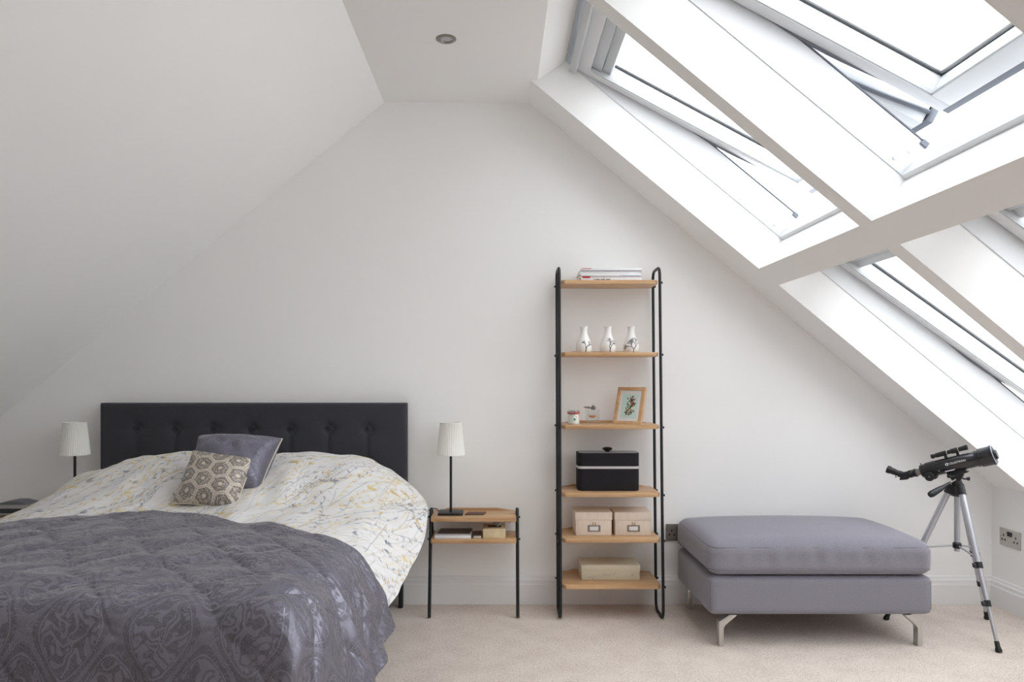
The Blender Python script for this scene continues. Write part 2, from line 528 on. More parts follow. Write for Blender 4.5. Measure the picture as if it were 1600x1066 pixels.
# ------------------------------------------------------------------ room shell
XL0, XR0, ZC = -0.584, 0.154, 2.567       # flat ceiling
XR, ZR = 2.530, 0.6055                    # right knee wall
XL, ZL = -2.98, 0.601                     # left knee wall
YB = -6.2                                 # wall behind the camera
d_ = Vector((XR - XR0, 0, ZR - ZC)).normalized(); n_ = Vector((-d_.z, 0, d_.x))
LEN_R = (Vector((XR, 0, ZR)) - Vector((XR0, 0, ZC))).length
SM = Matrix(((d_.x, 0, n_.x, XR0), (0, 1, 0, 0), (d_.z, 0, n_.z, ZC), (0, 0, 0, 1)))   # (u along slope, y, n outwards)
TH = 0.175

bm = B(); box(bm, (XL - 0.1, YB - 0.1, -0.1), (XR + 0.1, 0.1, 0)); obj('floor', bm, 'carpet', smooth=0, kind='structure')
# back wall: gable outline
o1 = Vector((XR0, 0, ZC)) + n_ * 0.17; o2 = Vector((XR, 0, ZR)) + n_ * 0.17
bm = B(); prism(bm, [(XL - .1, 0), (XR + .1, 0), (XR + .12, o2.z), (o1.x, o1.z + .02), (XL0 - .1, ZC + .12), (XL - .1, ZL + .1)], 0, 0.12)
obj('wall_back', bm, 'wall', smooth=0, kind='structure')
bm = B(); prism(bm, [(XL - .1, 0), (XR + .1, 0), (XR + .12, o2.z), (o1.x, o1.z + .02), (XL0 - .1, ZC + .12), (XL - .1, ZL + .1)], YB - 0.12, YB)
obj('wall_front', bm, 'wall', smooth=0, kind='structure')
bm = B(); box(bm, (XR, YB, 0), (XR + .12, 0, ZR)); obj('wall_right', bm, 'wall', smooth=0, kind='structure')
bm = B(); box(bm, (XL - .12, YB, 0), (XL, 0, ZL)); obj('wall_left', bm, 'wall', smooth=0, kind='structure')
# left slope
dl = Vector((XL - XL0, 0, ZL - ZC)).normalized(); nl = Vector((dl.z, 0, -dl.x))
a = Vector((XL0, 0, ZC)); b = Vector((XL, 0, ZL)); b2 = b + dl * 0.1
bm = B(); prism(bm, [(a.x, a.z), (b.x, b.z), (b2.x, b2.z), ((b2 + nl * .12).x, (b2 + nl * .12).z), ((a + nl * .12).x, (a + nl * .12).z)], YB, 0)
obj('ceiling_left', bm, 'wall', smooth=0, kind='structure')

# window bays: (y near the back wall, y nearer the camera)
def yy(r): return r * DIST - DIST
BAYS = [(yy(.926), yy(.668)), (yy(.6465), yy(.387))]
for _ in range(1): BAYS.append((BAYS[-1][1] - .08, BAYS[-1][1] - .08 - .97))  # extra unseen bay, added to let in fill light
U_UP0, U_UP1, U_LO0, U_LO1 = 0.045, 1.405, 1.527, LEN_R - 0.015
# flat ceiling, notched at the tops of the upper roof windows
bm = B()
box(bm, (XL0, YB, ZC), (XR0, 0, ZC + .12))
ys = [0] + [v for bay in BAYS for v in bay] + [YB]
for i in range(0, len(ys), 2):
    pass
for bay in BAYS:   # reveal at the top of each upper window
    prism(bm, [(XR0, ZC), (.188, ZC), (.318, 2.655), (XR0 + n_.x * TH - .0, ZC + .16), (XR0, ZC + .12)], bay[1], bay[0])
obj('ceiling', bm, 'wall', smooth=0, kind='structure')
# right slope: lining with deep reveals around the roof windows
bm = B()
strips = [(0, BAYS[0][0])] + [(BAYS[i][1], BAYS[i + 1][0]) for i in range(len(BAYS) - 1)] + [(BAYS[-1][1], YB)]
for y1, y0 in strips:
    box(bm, (0, y0, 0), (LEN_R + .1, y1, TH), mtx=SM)
for y1, y0 in BAYS:
    box(bm, (U_UP1, y0, 0), (U_LO0, y1, TH), mtx=SM)
    box(bm, (U_LO1, y0, 0), (LEN_R + .1, y1, TH), mtx=SM)
obj('ceiling_right', bm, 'wall', smooth=0, kind='structure')

# skirting
def skirt(name, p0, p1, inward):
    prof = [(0, 0), (.018, 0), (.018, .098), (.0145, .106), (.0145, .122), (.009, .128), (.006, .139), (0, .143)]
    bm = B(); p0 = Vector(p0); p1 = Vector(p1); iw = Vector(inward)
    ra = [bm.verts.new(p0 + iw * a + Vector((0, 0, z))) for a, z in prof]
    rb = [bm.verts.new(p1 + iw * a + Vector((0, 0, z))) for a, z in prof]
    for i in range(len(prof) - 1):
        bm.faces.new((ra[i], ra[i + 1], rb[i + 1], rb[i]))
    bm.faces.new(ra); bm.faces.new(list(reversed(rb)))
    bmesh.ops.recalc_face_normals(bm, faces=bm.faces)
    obj(name, bm, 'trim', smooth=0, kind='structure')
skirt('baseboard_back', (XL, 0, 0), (XR, 0, 0), (0, -1, 0))
skirt('baseboard_right', (XR, 0, 0), (XR, YB, 0), (-1, 0, 0))
skirt('baseboard_left', (XL, 0, 0), (XL, YB, 0), (1, 0, 0))

# ------------------------------------------------------------------ roof windows
def roof_window(idx, y1, y0, u0, u1, theta, label):
    """y1 > y0; frame set beyond the lining; centre-pivot sash turned by theta"""
    ctr = SM @ Vector(((u0 + u1) / 2, (y0 + y1) / 2, TH))
    w = thing('window_%d' % idx, label, 'roof window', ctr, kind='structure')
    j = 0.036; nout = TH + .135
    bm = B()
    box(bm, (u0 - .02, y1, TH), (u1 + .05, y1 + j, nout), mtx=SM)
    box(bm, (u0 - .02, y0 - j, TH), (u1 + .05, y0, nout), mtx=SM)
    box(bm, (u0 - .05, y0 - j, TH + .002), (u0 - .0, y1 + j, nout), mtx=SM)
    box(bm, (u1, y0, TH + .002), (u1 + .05, y1, TH + .06), mtx=SM)
    # small step where lining meets frame
    s = .004
    for ya, yb in ((y1 - s, y1), (y0, y0 + s)):
        box(bm, (u0 + .01, ya, TH + .004), (u1, yb, nout - .002), mtx=SM)
    obj('window_frame', bm, 'winwhite', w, smooth=0)
    for ya, yb in ((y1 - s - .001, y1 + .006), (y0 - .006, y0 + s + .001)):
        bm = B(); box(bm, (u0 + .01, ya, nout + .0005), (u1, yb, nout + .005), mtx=SM)
        obj('weather_seal', bm, 'cladding', w, smooth=0)
    for uu, nn, yo, r, m_ in ((u1 - .055, TH + .032, y1, .0075, 'wingrey'), (u1 - .03, TH + .085, y1, .011, 'winwhite')):
        bm = B(); c = SM @ Vector((uu, yo - s + .001, nn)); lathe(bm, [(0, r), (.003, r), (.004, r * .7)], c, (0, -1, 0), 16)
        obj('screw_cap', bm, m_, w)
    bm = B()
    box(bm, (u1 - .022, y1 - .012, nout - .014), (u1 + .004, y1 - .001, nout + .004), mtx=SM)
    obj('catch', bm, 'cladding', w, smooth=0)
    # sash
    up, npv = (u0 + u1) / 2 + .01, TH + .118
    c, s_ = math.cos(theta), math.sin(theta)
    SS = SM @ Matrix(((c, 0, -s_, up), (0, 1, 0, 0), (s_, 0, c, npv), (0, 0, 0, 1)))
    hl = (u1 - u0) / 2 - .035
    ya, yb = y0 + .012, y1 - .012
    rw, dp = .052, .078
    bm = B()
    for lo, hi in (((-hl, yb - rw, 0), (hl, yb, dp)), ((-hl, ya, 0), (hl, ya + rw, dp)),
                   ((-hl, ya + rw, 0), (-hl + .07, yb - rw, dp)), ((hl - .07, ya + rw, 0), (hl, yb - rw, dp))):
        box(bm, lo, hi, bev=.003, mtx=SS)
    sash = obj('sash', bm, 'winwhite', w, smooth=30)
    # grey bevel strip along the inner lower edge
    bm = B()
    for yA, yB_ in ((yb - rw - .006, yb - rw + .001), (ya + rw - .001, ya + rw + .006)):
        box(bm, (-hl + .07, yA, .004), (hl - .07, yB_, .016), mtx=SS)
    box(bm, (hl - .076, ya + rw, .004), (hl - .069, yb - rw, .016), mtx=SS)
    obj('bevel', bm, 'wingrey', sash, smooth=0)
    bm = B()   # gasket
    g = .0035
    for lo, hi in (((-hl + .06, yb - rw - g, dp - .006), (hl - .06, yb - rw + .001, dp)), ((-hl + .06, ya + rw - .001, dp - .006), (hl - .06, ya + rw + g, dp)),
                   ((hl - .07 - g, ya + rw, dp - .006), (hl - .069, yb - rw, dp))):
        box(bm, lo, hi, mtx=SS)
    obj('gasket', bm, 'gasket', sash, smooth=0)
    bm = B(); box(bm, (-hl + .06, ya + rw - .01, dp + .001), (hl - .06, yb - rw + .01, dp + .006), mtx=SS)
    obj('glass', bm, 'glass', sash, smooth=0)
    k = dp + .007
    bm = B()
    for lo, hi in (((-hl + .05, yb - rw - .002, k), (hl - .05, yb - rw + .018, k + .02)), ((-hl + .05, ya + rw - .018, k), (hl - .05, ya + rw + .002, k + .02)),
                   ((-hl + .05, ya + rw, k), (-hl + .08, yb - rw, k + .02)), ((hl - .08, ya + rw, k), (hl - .062, yb - rw, k + .02))):
        box(bm, lo, hi, bev=.002, mtx=SS)
    obj('glazing_bead', bm, 'winwhite', sash, smooth=30)
    bm = B()
    for lo, hi in (((-hl - .02, yb - rw + .019, k), (hl + .03, yb + .012, k + .026)), ((-hl - .02, ya - .012, k), (hl + .03, ya + rw - .019, k + .026)),
                   ((-hl - .02, ya + rw, k), (-hl + .049, yb - rw, k + .026)), ((hl - .049, ya + rw, k), (hl + .03, yb - rw, k + .026))):
        box(bm, lo, hi, bev=.003, mtx=SS)
    # weather skirt hanging off the bottom and side arm
    box(bm, (hl + .004, ya - .01, .012), (hl + .03, yb + .01, k + .01), bev=.003, mtx=SS)
    obj('cladding', bm, 'cladding', sash, smooth=30)
    for yo in (yb + .004, ya - .010):
        bm = B(); pts = [SS @ Vector((-.1, yo, .02)), SS @ Vector((.15, yo, .0)), SS @ Vector((.4, yo, .012)), SS @ Vector((hl, yo, .04))]
        tube(bm, catmull([tuple(p) for p in pts], 16), .008, 8)
        obj('side_arm', bm, 'cladding', sash)
    # ventilation bar along the top
    bm = B(); box(bm, (-hl - .022, ya + .005, -.028), (-hl + .012, yb - .005, .05), bev=.006, mtx=SS)
    obj('vent_bar', bm, 'wingrey', sash, smooth=30)
    bm = B(); box(bm, (-hl + .07, ya + rw, .02), (-hl + .118, yb - rw, dp - .004), bev=.005, mtx=SS)
    box(bm, (-hl + .122, ya + rw, .028), (-hl + .165, yb - rw, dp - .002), bev=.005, mtx=SS)
    obj('blind_cassette', bm, 'wingrey', sash, smooth=30)
    return w

wl_up = ['upper roof window nearest the end wall, tilted widely open', 'upper roof window nearer the camera, tilted widely open']
wl_lo = ['lower roof window nearest the end wall, open a crack', 'lower roof window at the right edge, open a crack']
NB = len(BAYS)
for i in range(NB):
    roof_window(2 * i + 1, BAYS[i][0], BAYS[i][1], .075, U_UP1 - .02, math.radians(11.3 if i < 2 else 2), wl_up[i] if i < 2 else 'added upper roof window for fill light, out of view in bay %s towards the rear wall' % ('three', 'four', 'five')[i - 2])
    roof_window(2 * i + 2, BAYS[i][0], BAYS[i][1], U_LO0 + .02, U_LO1 - .02, math.radians(4.0 if i < 2 else 2), wl_lo[i] if i < 2 else 'added lower roof window for fill light, out of view in bay %s towards the rear wall' % ('three', 'four', 'five')[i - 2])
# daylight portals for the openings
for i in range(NB):
    for u0, u1 in ((.05, U_UP1), (U_LO0, U_LO1)):
        ld = bpy.data.lights.new('sky_portal', 'AREA'); ld.shape = 'RECTANGLE'
        ld.size = u1 - u0 + .1; ld.size_y = BAYS[i][0] - BAYS[i][1] + .06
        ld.cycles.is_portal = True
        lo = bpy.data.objects.new('sky_portal', ld); C.objects.link(lo)
        ctr = SM @ Vector(((u0 + u1) / 2, (BAYS[i][0] + BAYS[i][1]) / 2, TH + .02))
        R = Matrix((d_, (0, -1, 0), -n_)).transposed().to_4x4()   # light looks along its -Z
        R = Matrix((d_, Vector((0, 1, 0)), n_)).transposed().to_4x4()
        lo.matrix_world = Matrix.Translation(ctr) @ R

# downlight
t = thing('downlight', 'round recessed downlight with brushed nickel ring in the flat ceiling', 'ceiling light', (-.216, -.70, ZC))
bm = B(); lathe(bm, [(0, .0425), (.003, .0425), (.006, .038), (.006, .027), (.0, .025), (-.0, .0245)], (-.216, -.70, ZC + .001), (0, 0, -1), 48, cap=False)
obj('ring', bm, 'chrome', t, smooth=50)
bm = B(); lathe(bm, [(0, .0245), (.0005, .0245), (.003, .02), (.004, .0)], (-.216, -.70, ZC + .0005), (0, 0, -1), 32)
obj('bulb', bm, 'reflector', t)

# neighbouring roof seen under the lower sash
bm = B(); prism(bm, [(6, -3), (12, -3), (12, -.55), (9, .35), (6, -.55)], -3, 6)
nb = obj('neighbouring_house', bm, 'brick', loc=(9, 1.5, -3), smooth=0, label='distant brick house glimpsed under the sash of the lower roof window', cat='house')
bm = B(); prism(bm, [(5.8, -.6), (9, .4), (12.2, -.6), (12.2, -.5), (9, .52), (5.8, -.5)], -3.2, 6.2); obj('roof', bm, 'tile', nb, smooth=0)

# ------------------------------------------------------------------ bed
BX0, BX1 = -1.985, -.47
bed = thing('bed', 'double bed with tall buttoned charcoal headboard against the end wall', 'bed', ((BX0 + BX1) / 2, -1.1, 0))
# headboard with tufting
hx0, hx1, hz0, hz1 = -1.997, -.458, .22, 1.029
W_, H_ = 320, 170
xs = np.linspace(hx0, hx1, W_); zs = np.linspace(hz0, hz1, H_)
X, Z = np.meshgrid(xs, zs)
btn = [((px - 778) * (DIST - .09) / FPX, EYE - (670 - 593) * (DIST - .09) / FPX) for px in (212, 272, 332, 392, 452, 512, 573)]
bz = btn[0][1]; bpts = btn + [(x, bz - .185) for x, _ in btn]
dep = np.zeros_like(X)
for bx_, bz_ in bpts:
    r2 = (X - bx_) ** 2 + (Z - bz_) ** 2
    dep -= .020 * np.exp(-r2 / .028 ** 2) + .007 * np.exp(-r2 / .07 ** 2)
for i in range(7):     # pulls between vertically paired buttons and short pulls sideways
    x_, z_ = btn[i]
    dep -= .006 * np.exp(-((X - x_) / .014) ** 2) * (Z < z_) * (Z > z_ - .185)
    dep -= .0035 * np.exp(-((Z - z_) / .012) ** 2) * np.exp(-((X - x_) / .06) ** 2)
ex = np.minimum.reduce([X - hx0, hx1 - X, hz1 - Z, np.full_like(X, 9)])
edge = np.clip(ex / .022, 0, 1); crown = .020 * np.sqrt(1 - (1 - edge) ** 2)
Y = -.068 - crown - dep
P = np.stack([X, Y, Z], 2)
# side returns
me = grid_mesh('upholstery', P)
bm = B(); bm.from_mesh(me); bpy.data.meshes.remove(me)
box(bm, (hx0, -.0685, hz0), (hx1, -.02, hz1), bev=.004)
hb = obj('headboard', bm, 'charcoal', bed, smooth=50)
for x_, z_ in bpts:
    bm = B(); lathe(bm, [(0, .0105), (.004, .0105), (.008, .008), (.0095, 0)], (x_, -.066, z_), (0, -1, 0), 20)
    obj('button', bm, 'button', hb)
for x_ in (hx0 + .05, hx1 - .03):
    bm = B(); box(bm, (x_ - .011, -.085, 0), (x_ + .011, -.045, .26), bev=.003); obj('headboard_strut', bm, 'blackmetal', bed)
bm = B(); box(bm, (BX0 + .02, -1.96, .09), (BX1 - .02, -.10, .31), bev=.02); obj('base', bm, 'basefab', bed)
for x_ in (BX0 + .1, BX1 - .1):
    for y_ in (-.2, -1.85):
        bm = B(); lathe(bm, [(0, .02), (.1, .026)], (x_, y_, 0)); obj('leg', bm, 'blackmetal', bed)
bm = B(); box(bm, (BX0, -1.97, .312), (BX1, -.10, .545), bev=.04, seg=4)
obj('mattress', bm, 'white_sheet', loc=((BX0 + BX1) / 2, -1.1, .312), label='white mattress beneath the printed duvet, seen only where it lies on the bed base', cat='mattress')
# the pillows that lift the duvet
def pillow_shape(corners, thick, n=40, puff=2.2, wr=.0, seed=1):
    """corners BL, BR, TR, TL (world); returns front and back point grids"""
    bl, br, tr, tl = [np.array(c, float) for c in corners]
    s = np.linspace(-1, 1, n); S, T = np.meshgrid(s, s)
    # pulled-in edges between pointed corners
    pin = .04
    Sx = S * (1 - pin * (1 - T ** 2)); Tx = T * (1 - pin * (1 - S ** 2))
    a = (Sx + 1) / 2; b = (Tx + 1) / 2
    Pm = (bl * ((1 - a) * (1 - b))[..., None] + br * (a * (1 - b))[..., None] + tr * (a * b)[..., None] + tl * ((1 - a) * b)[..., None])
    nn = np.cross(br - bl, tl - bl); nn /= np.linalg.norm(nn)
    th = thick / 2 * (np.clip(1 - np.abs(S) ** puff, 0, 1) * np.clip(1 - np.abs(T) ** puff, 0, 1)) ** .42
    if wr: th = th + wr * smooth_noise(n, n, 9, 9, seed) * (th / (thick / 2))
    return Pm + nn * th[..., None], Pm - nn * th[..., None], S, T
for nm, xa, xb, lab in (('pillow', -1.80, -1.30, 'plump white pillow tucked under the left half of the duvet'), ('pillow', -1.13, -.66, 'plump white pillow tucked under the right half of the duvet')):
    f, b_, S, T = pillow_shape([(xa, -.50, .60), (xb, -.50, .60), (xb, -.14, .66), (xa, -.14, .66)], .11)
    me = grid_mesh('pillow', f); bm = B(); bm.from_mesh(me); me2 = grid_mesh('p', b_[:, ::-1]); bm.from_mesh(me2)
    bmesh.ops.remove_doubles(bm, verts=bm.verts, dist=.0005)
    obj(nm, bm, 'white_sheet', loc=((xa + xb) / 2, -.32, .56), smooth=180, label=lab, cat='pillow')

# duvet control net: rows from the headboard to the foot, columns left hem to right hem
DU = [
    (-.105, [(-2.10, .50), (-2.04, .60), (-1.88, .69), (-1.68, .775), (-1.45, .785), (-1.227, .74), (-.98, .785), (-.74, .78), (-.60, .735), (-.47, .64), (-.40, .54)]),
    (-.27, [(-2.13, .50), (-2.03, .62), (-1.85, .75), (-1.66, .815), (-1.45, .83), (-1.227, .79), (-.98, .83), (-.72, .82), (-.56, .765), (-.44, .68), (-.37, .60)]),
    (-.45, [(-2.19, .47), (-2.06, .59), (-1.88, .715), (-1.64, .79), (-1.45, .80), (-1.227, .765), (-.98, .80), (-.74, .795), (-.53, .73), (-.39, .65), (-.318, .60)]),
    (-.64, [(-2.25, .43), (-2.10, .555), (-1.9, .64), (-1.64, .70), (-1.45, .70), (-1.227, .685), (-.98, .705), (-.76, .70), (-.54, .665), (-.375, .61), (-.298, .575)]),
    (-.80, [(-2.27, .38), (-2.12, .51), (-1.95, .59), (-1.70, .622), (-1.45, .625), (-1.227, .62), (-.98, .63), (-.75, .628), (-.52, .61), (-.375, .545), (-.305, .475)]),
    (-1.10, [(-2.22, .33), (-2.09, .47), (-1.96, .575), (-1.75, .60), (-1.45, .605), (-1.227, .605), (-.98, .605), (-.72, .605), (-.52, .585), (-.405, .50), (-.355, .39)]),
    (-1.40, [(-2.15, .30), (-2.07, .45), (-1.98, .57), (-1.78, .595), (-1.45, .60), (-1.227, .60), (-.98, .60), (-.72, .60), (-.52, .575), (-.425, .475), (-.40, .34)]),
    (-1.75, [(-2.12, .30), (-2.06, .45), (-1.98, .57), (-1.78, .59), (-1.45, .592), (-1.227, .592), (-.98, .592), (-.72, .592), (-.52, .57), (-.44, .47), (-.425, .33)]),
    (-1.95, [(-2.10, .30), (-2.05, .43), (-1.98, .54), (-1.78, .57), (-1.45, .572), (-1.227, .572), (-.98, .572), (-.72, .572), (-.52, .55), (-.45, .46), (-.44, .33)]),
]
net = np.array([[(x, y, z - .20 * max(0, z - .66)) for x, z in row] for y, row in DU])
def smooth_surface(net, h, w, oversample=4):
    A = catmull(net, 200)                        # along rows
    A = catmull(A.transpose(1, 0, 2), 200).transpose(1, 0, 2)
    # even out spacing by mean arc length in both directions
    du = np.linalg.norm(np.diff(A, axis=1), axis=2).mean(0); su = np.concatenate([[0], np.cumsum(du)])
    dv = np.linalg.norm(np.diff(A, axis=0), axis=2).mean(1); sv = np.concatenate([[0], np.cumsum(dv)])
    ui = np.interp(np.linspace(0, su[-1], w), su, np.arange(200)); vi = np.interp(np.linspace(0, sv[-1], h), sv, np.arange(200))
    def samp(A, idx, ax):
        A = np.moveaxis(A, ax, 0); i = np.clip(idx.astype(int), 0, 198); f = (idx - i).reshape(-1, 1, 1)
        return np.moveaxis(A[i] * (1 - f) + A[i + 1] * f, 0, ax)
    return samp(samp(A, vi, 0), ui, 1), su[-1], sv[-1]
WD, HD = 640, 560
P, lu, lv = smooth_surface(net, HD, WD)
wr = .006 * smooth_noise(HD, WD, 12, 14, 3) + .0035 * smooth_noise(HD, WD, 26, 30, 4)
# creases radiating from the pillows
P = P + grid_normals(P) * wr[..., None]
px = lu / WD
cv = Canvas(HD, WD, px, (230, 229, 229))
GR = [(128, 132, 144), (150, 152, 160), (112, 118, 132), (164, 160, 156)]
MU = [(212, 190, 122), (218, 198, 134), (202, 172, 104), (222, 206, 152)]
def wander(x, y, ang, ln, curl):
    pts = [(x, y)]; n = max(4, int(ln / .02))
    for _ in range(n):
        ang += random.gauss(0, curl)
        x += math.cos(ang) * ln / n; y += math.sin(ang) * ln / n; pts.append((x, y))
    return pts, ang
for q in range(900):
    x = random.uniform(-.1, lu); y = random.uniform(0, lv * .66)
    col = random.choice(GR + MU)
    base_ang = -PI / 2 + random.gauss(.5, .30)
    pts, a = wander(x, y, base_ang, random.uniform(.12, .42), .06)
    cv.stroke(pts, random.choice((.0010, .0012, .0015)), col, .62)
    kind = random.random()
    step = 2 if kind < .6 else 5
    for i in range(2, len(pts), step):
        sx_, sy_ = pts[i]
        sd = random.choice((-1, 1)); aa = base_ang + sd * random.uniform(.4, 1.1)
        if kind < .35:      # leafy sprig
            L_ = random.uniform(.006, .013)
            cv.dab(sx_ + math.cos(aa) * L_, sy_ + math.sin(aa) * L_, .0032, col, .75, ex=3.4, ang=aa)
        elif kind < .6:     # side twig with a berry
            L_ = random.uniform(.015, .045)
            tw, _ = wander(sx_, sy_, aa, L_, .15)
            cv.stroke(tw, .0010, col, .6)
            cv.dab(tw[-1][0], tw[-1][1], .0030, col, .6)
    if kind > .72:          # flower head: fan of petals
        hx_, hy_ = pts[-1]; fc = random.choice(MU + MU + GR)
        for f in range(random.randint(5, 9)):
            aa = a + random.uniform(-1.3, 1.3); L_ = random.uniform(.008, .022)
            cv.dab(hx_ + math.cos(aa) * L_, hy_ + math.sin(aa) * L_, .0036, fc, .8, ex=2.8, ang=aa)
ju, jv = np.meshgrid(np.linspace(0, lu, WD), np.linspace(0, lv, HD))
me = grid_mesh('duvet', P, np.stack([ju, jv], 2), cv.a)
duv = obj('duvet', me, 'duvet', loc=(-1.227, -.8, .6), smooth=180,
          label='white duvet printed with grey and mustard wild flowers on the bed', cat='duvet')
if duv.data.polygons[0].normal.z < 0: duv.data.flip_normals()
md = duv.modifiers.new('thickness', 'SOLIDIFY'); md.thickness = .012; md.offset = -1

# throw ------------------------------------------------------------
def yedge(x):
    return np.interp(x, [-2.3, -1.82, -1.6, -1.4, -1.2, -1.05, -.85, -.64, -.5, -.40, -.36], [-1.16, -1.03, -.95, -.90, -.94, -1.01, -1.12, -1.26, -1.34, -1.37, -1.36])
cols = [(-2.17, .22), (-2.10, .42), (-2.0, .575), (-1.78, .612), (-1.45, .622), (-1.227, .622), (-.98, .622), (-.72, .620), (-.52, .600), (-.405, .50), (-.35, .34)]
rows = []
for v in (0, .25, .5, .75, 1.0):
    r = []
    for (x, z) in cols:
        ye = float(yedge(x)); y = ye + (-1.97 - ye) * v
        if x > -.45: x = x - .035 * v; z = z - (.12 * v if x > -.41 else .02 * v)
        r.append((x, y, z - .008 * v))
    rows.append(r)
def drop(y, z, sid):
    return [((x if 2 < i < 8 else x + sid * (1 if i < 5 else -1)), y if 1 < i < 9 else y + .03 * (2 if i in (0, 10) else 1),
             z if 1 < i < 9 else min(z, zz) - (.0 if i in (1, 9) else .12 * (z > .3))) for i, (x, zz) in enumerate(cols)]
rows.append([(x if x < -.45 else x - .045, -2.035, (.59 if i not in (0, 1, 9, 10) else (.20, .40, .42, .19)[(0, 1, 9, 10).index(i)])) for i, (x, z) in enumerate(cols)])
rows.append([(x if x < -.45 else x - .055, -2.068 if i not in (0, 10) else -2.035, (.50 if i not in (0, 1, 9, 10) else (.16, .34, .36, .16)[(0, 1, 9, 10).index(i)])) for i, (x, z) in enumerate(cols)])
rows.append([(x if x < -.45 else x - .055, -2.082 if i not in (0, 10) else -2.045, (.31 if i not in (0, 1, 9, 10) else (.13, .24, .25, .13)[(0, 1, 9, 10).index(i)])) for i, (x, z) in enumerate(cols)])
rows.append([(x if x < -.45 else x - .05, -2.092 if i not in (0, 10) else -2.055, .11) for i, (x, z) in enumerate(cols)])
net = np.array(rows)
WT, HT = 560, 460
P, lu, lv = smooth_surface(net, HT, WT)
N_ = grid_normals(P)
if N_[HT // 3, WT // 2, 2] < 0: N_ = -N_
ju, jv = np.meshgrid(np.linspace(0, lu, WT), np.linspace(0, lv, HT))
# diamond quilting with puckered stitch lines
qa = (ju * .82 + jv * .78 + .012 * smooth_noise(HT, WT, 8, 8, 8)) / .24
qb = (ju * .82 - jv * .78 + .012 * smooth_noise(HT, WT, 8, 8, 9)) / .24
quilt = np.minimum(np.abs(np.sin(PI * qa)), np.abs(np.sin(PI * qb)))
puff = .009 * np.clip(jv / .22, .15, 1) * (1 - (1 - np.clip(quilt * 1.5, 0, 1)) ** 2.2)
wr = .006 * smooth_noise(HT, WT, 10, 12, 11) + .0026 * smooth_noise(HT, WT, 26, 30, 12) + .0006 * smooth_noise(HT, WT, 90, 90, 13)
pucker = .0014 * np.sin(jv * 240 + 3 * smooth_noise(HT, WT, 20, 20, 14)) * np.exp(-(quilt / .22) ** 2)
low = np.clip((.56 - P[..., 2]) / .35, 0, 1)
folds = low * (.030 * np.sin(ju * 27 + 1.5 * smooth_noise(HT, WT, 3, 9, 15)) + .010 * np.sin(ju * 58 + 2))
folds = folds * ((P[..., 1] < -2.015)) + low * .016 * np.sin(jv * 26 + 1.0) * (P[..., 1] >= -2.015)
P = P + N_ * (.010 + puff + wr + pucker + folds)[..., None]
me = grid_mesh('throw', P, np.stack([ju, jv], 2))
thr = obj('bedspread', me, 'satin', loc=(-1.227, -1.6, .6), smooth=180,
          label='quilted grey satin bedspread draped over the foot half of the bed', cat='bedspread')
if thr.data.polygons[len(thr.data.polygons) // 4].normal.z < 0: thr.data.flip_normals()
md = thr.modifiers.new('thickness', 'SOLIDIFY'); md.thickness = .006; md.offset = -1

# cushions -----------------------------------------------------------
def cushion(name, corners, thick, material, n, label, colfun=None, wr=.003, uvs=.4, seed=5, trimmat='cushback'):
    f, b_, S, T = pillow_shape(corners, thick, n, 2.4, wr, seed)
    base = sum((Vector(c) for c in corners[:2]), Vector()) / 2
    t = thing(name, label, 'cushion', base)
    UV = np.stack([(S + 1) / 2 * uvs, (T + 1) / 2 * uvs], 2)
    me = grid_mesh('cover', f, UV, colfun(S, T) if colfun else None)
    c1 = obj('cover', me, material, t, smooth=180)
    me = grid_mesh('back_cover', b_[:, ::-1], UV, (colfun(S, T) * 0 + lin((150, 142, 132))) if colfun else None)
    obj('back_cover', me, material, t, smooth=180)
    ring = [tuple(p) for p in f[0, :]] + [tuple(p) for p in f[1:, -1]] + [tuple(p) for p in f[-1, -2::-1]] + [tuple(p) for p in f[-2:0:-1, 0]]
    bm = B(); closed_tube(bm, ring[::2], .0032, 6); obj('piping', bm, trimmat, t, smooth=180)
    return t
def from_px(u, v, z):
    k = z / FPX
    return ((u - 778) * k, z - DIST, EYE - (v - 593) * k)
cushion('cushion', [from_px(292, 768, 3.10), from_px(404, 771, 3.10), from_px(441, 686, 3.27), from_px(311, 682, 3.27)], .21, 'satin2', 90,
        'large grey satin cushion with pale piping leaning behind the sequinned one', None, .004, .40, 21)
def hexcol(S, T):
    u0_ = (S + 1) / 2 * 3.3; v0_ = (T + 1) / 2 * 3.3; u = u0_ * .97 - v0_ * .22 + .95; v = u0_ * .22 + v0_ * .97 + .2
    # rotated a little
    s3 = math.sqrt(3)
    best = np.full(u.shape, 9.); cx = np.zeros_like(u); cy = np.zeros_like(u)
    for i in range(-1, 8):
        for j in range(-1, 8):
            x0 = i * 1.0 + (.5 if j % 2 else 0); y0 = j * s3 / 2
            dx, dy = u - x0, v - y0
            h = np.maximum.reduce([np.abs(dx), np.abs(dx * .5 + dy * s3 / 2), np.abs(dx * .5 - dy * s3 / 2)])
            m_ = h < best; best = np.where(m_, h, best)
    noise = rng.random(u.shape)
    col = np.empty(u.shape + (3,))
    dark = lin((116, 108, 102)); mid = lin((174, 166, 156)); lite = lin((222, 212, 197)); spark = lin((245, 240, 232))
    w = np.clip((noise - .3) * 1.6, 0, 1)[..., None]
    col[:] = dark * (1 - w) + mid * w
    ringm = (np.abs(best - .26) < .04) & (noise > .35)
    col[ringm] = mid * 1.1
    core = best < .10; col[core] = lite * .9
    bord = best > .415; col[bord] = lite
    groove = (best > .455) & (noise > .4); col[groove] = mid
    sp = (noise > .93) & ~bord; col[sp] = spark
    return col
cushion('cushion', [from_px(270, 786, 2.99), from_px(368, 796, 2.99), from_px(399, 716, 3.13), from_px(302, 705, 3.13)], .13, 'sequin', 130,
        'small cushion covered in silver sequinned hexagons in front of the grey satin one', hexcol, .0015, .3, 22)

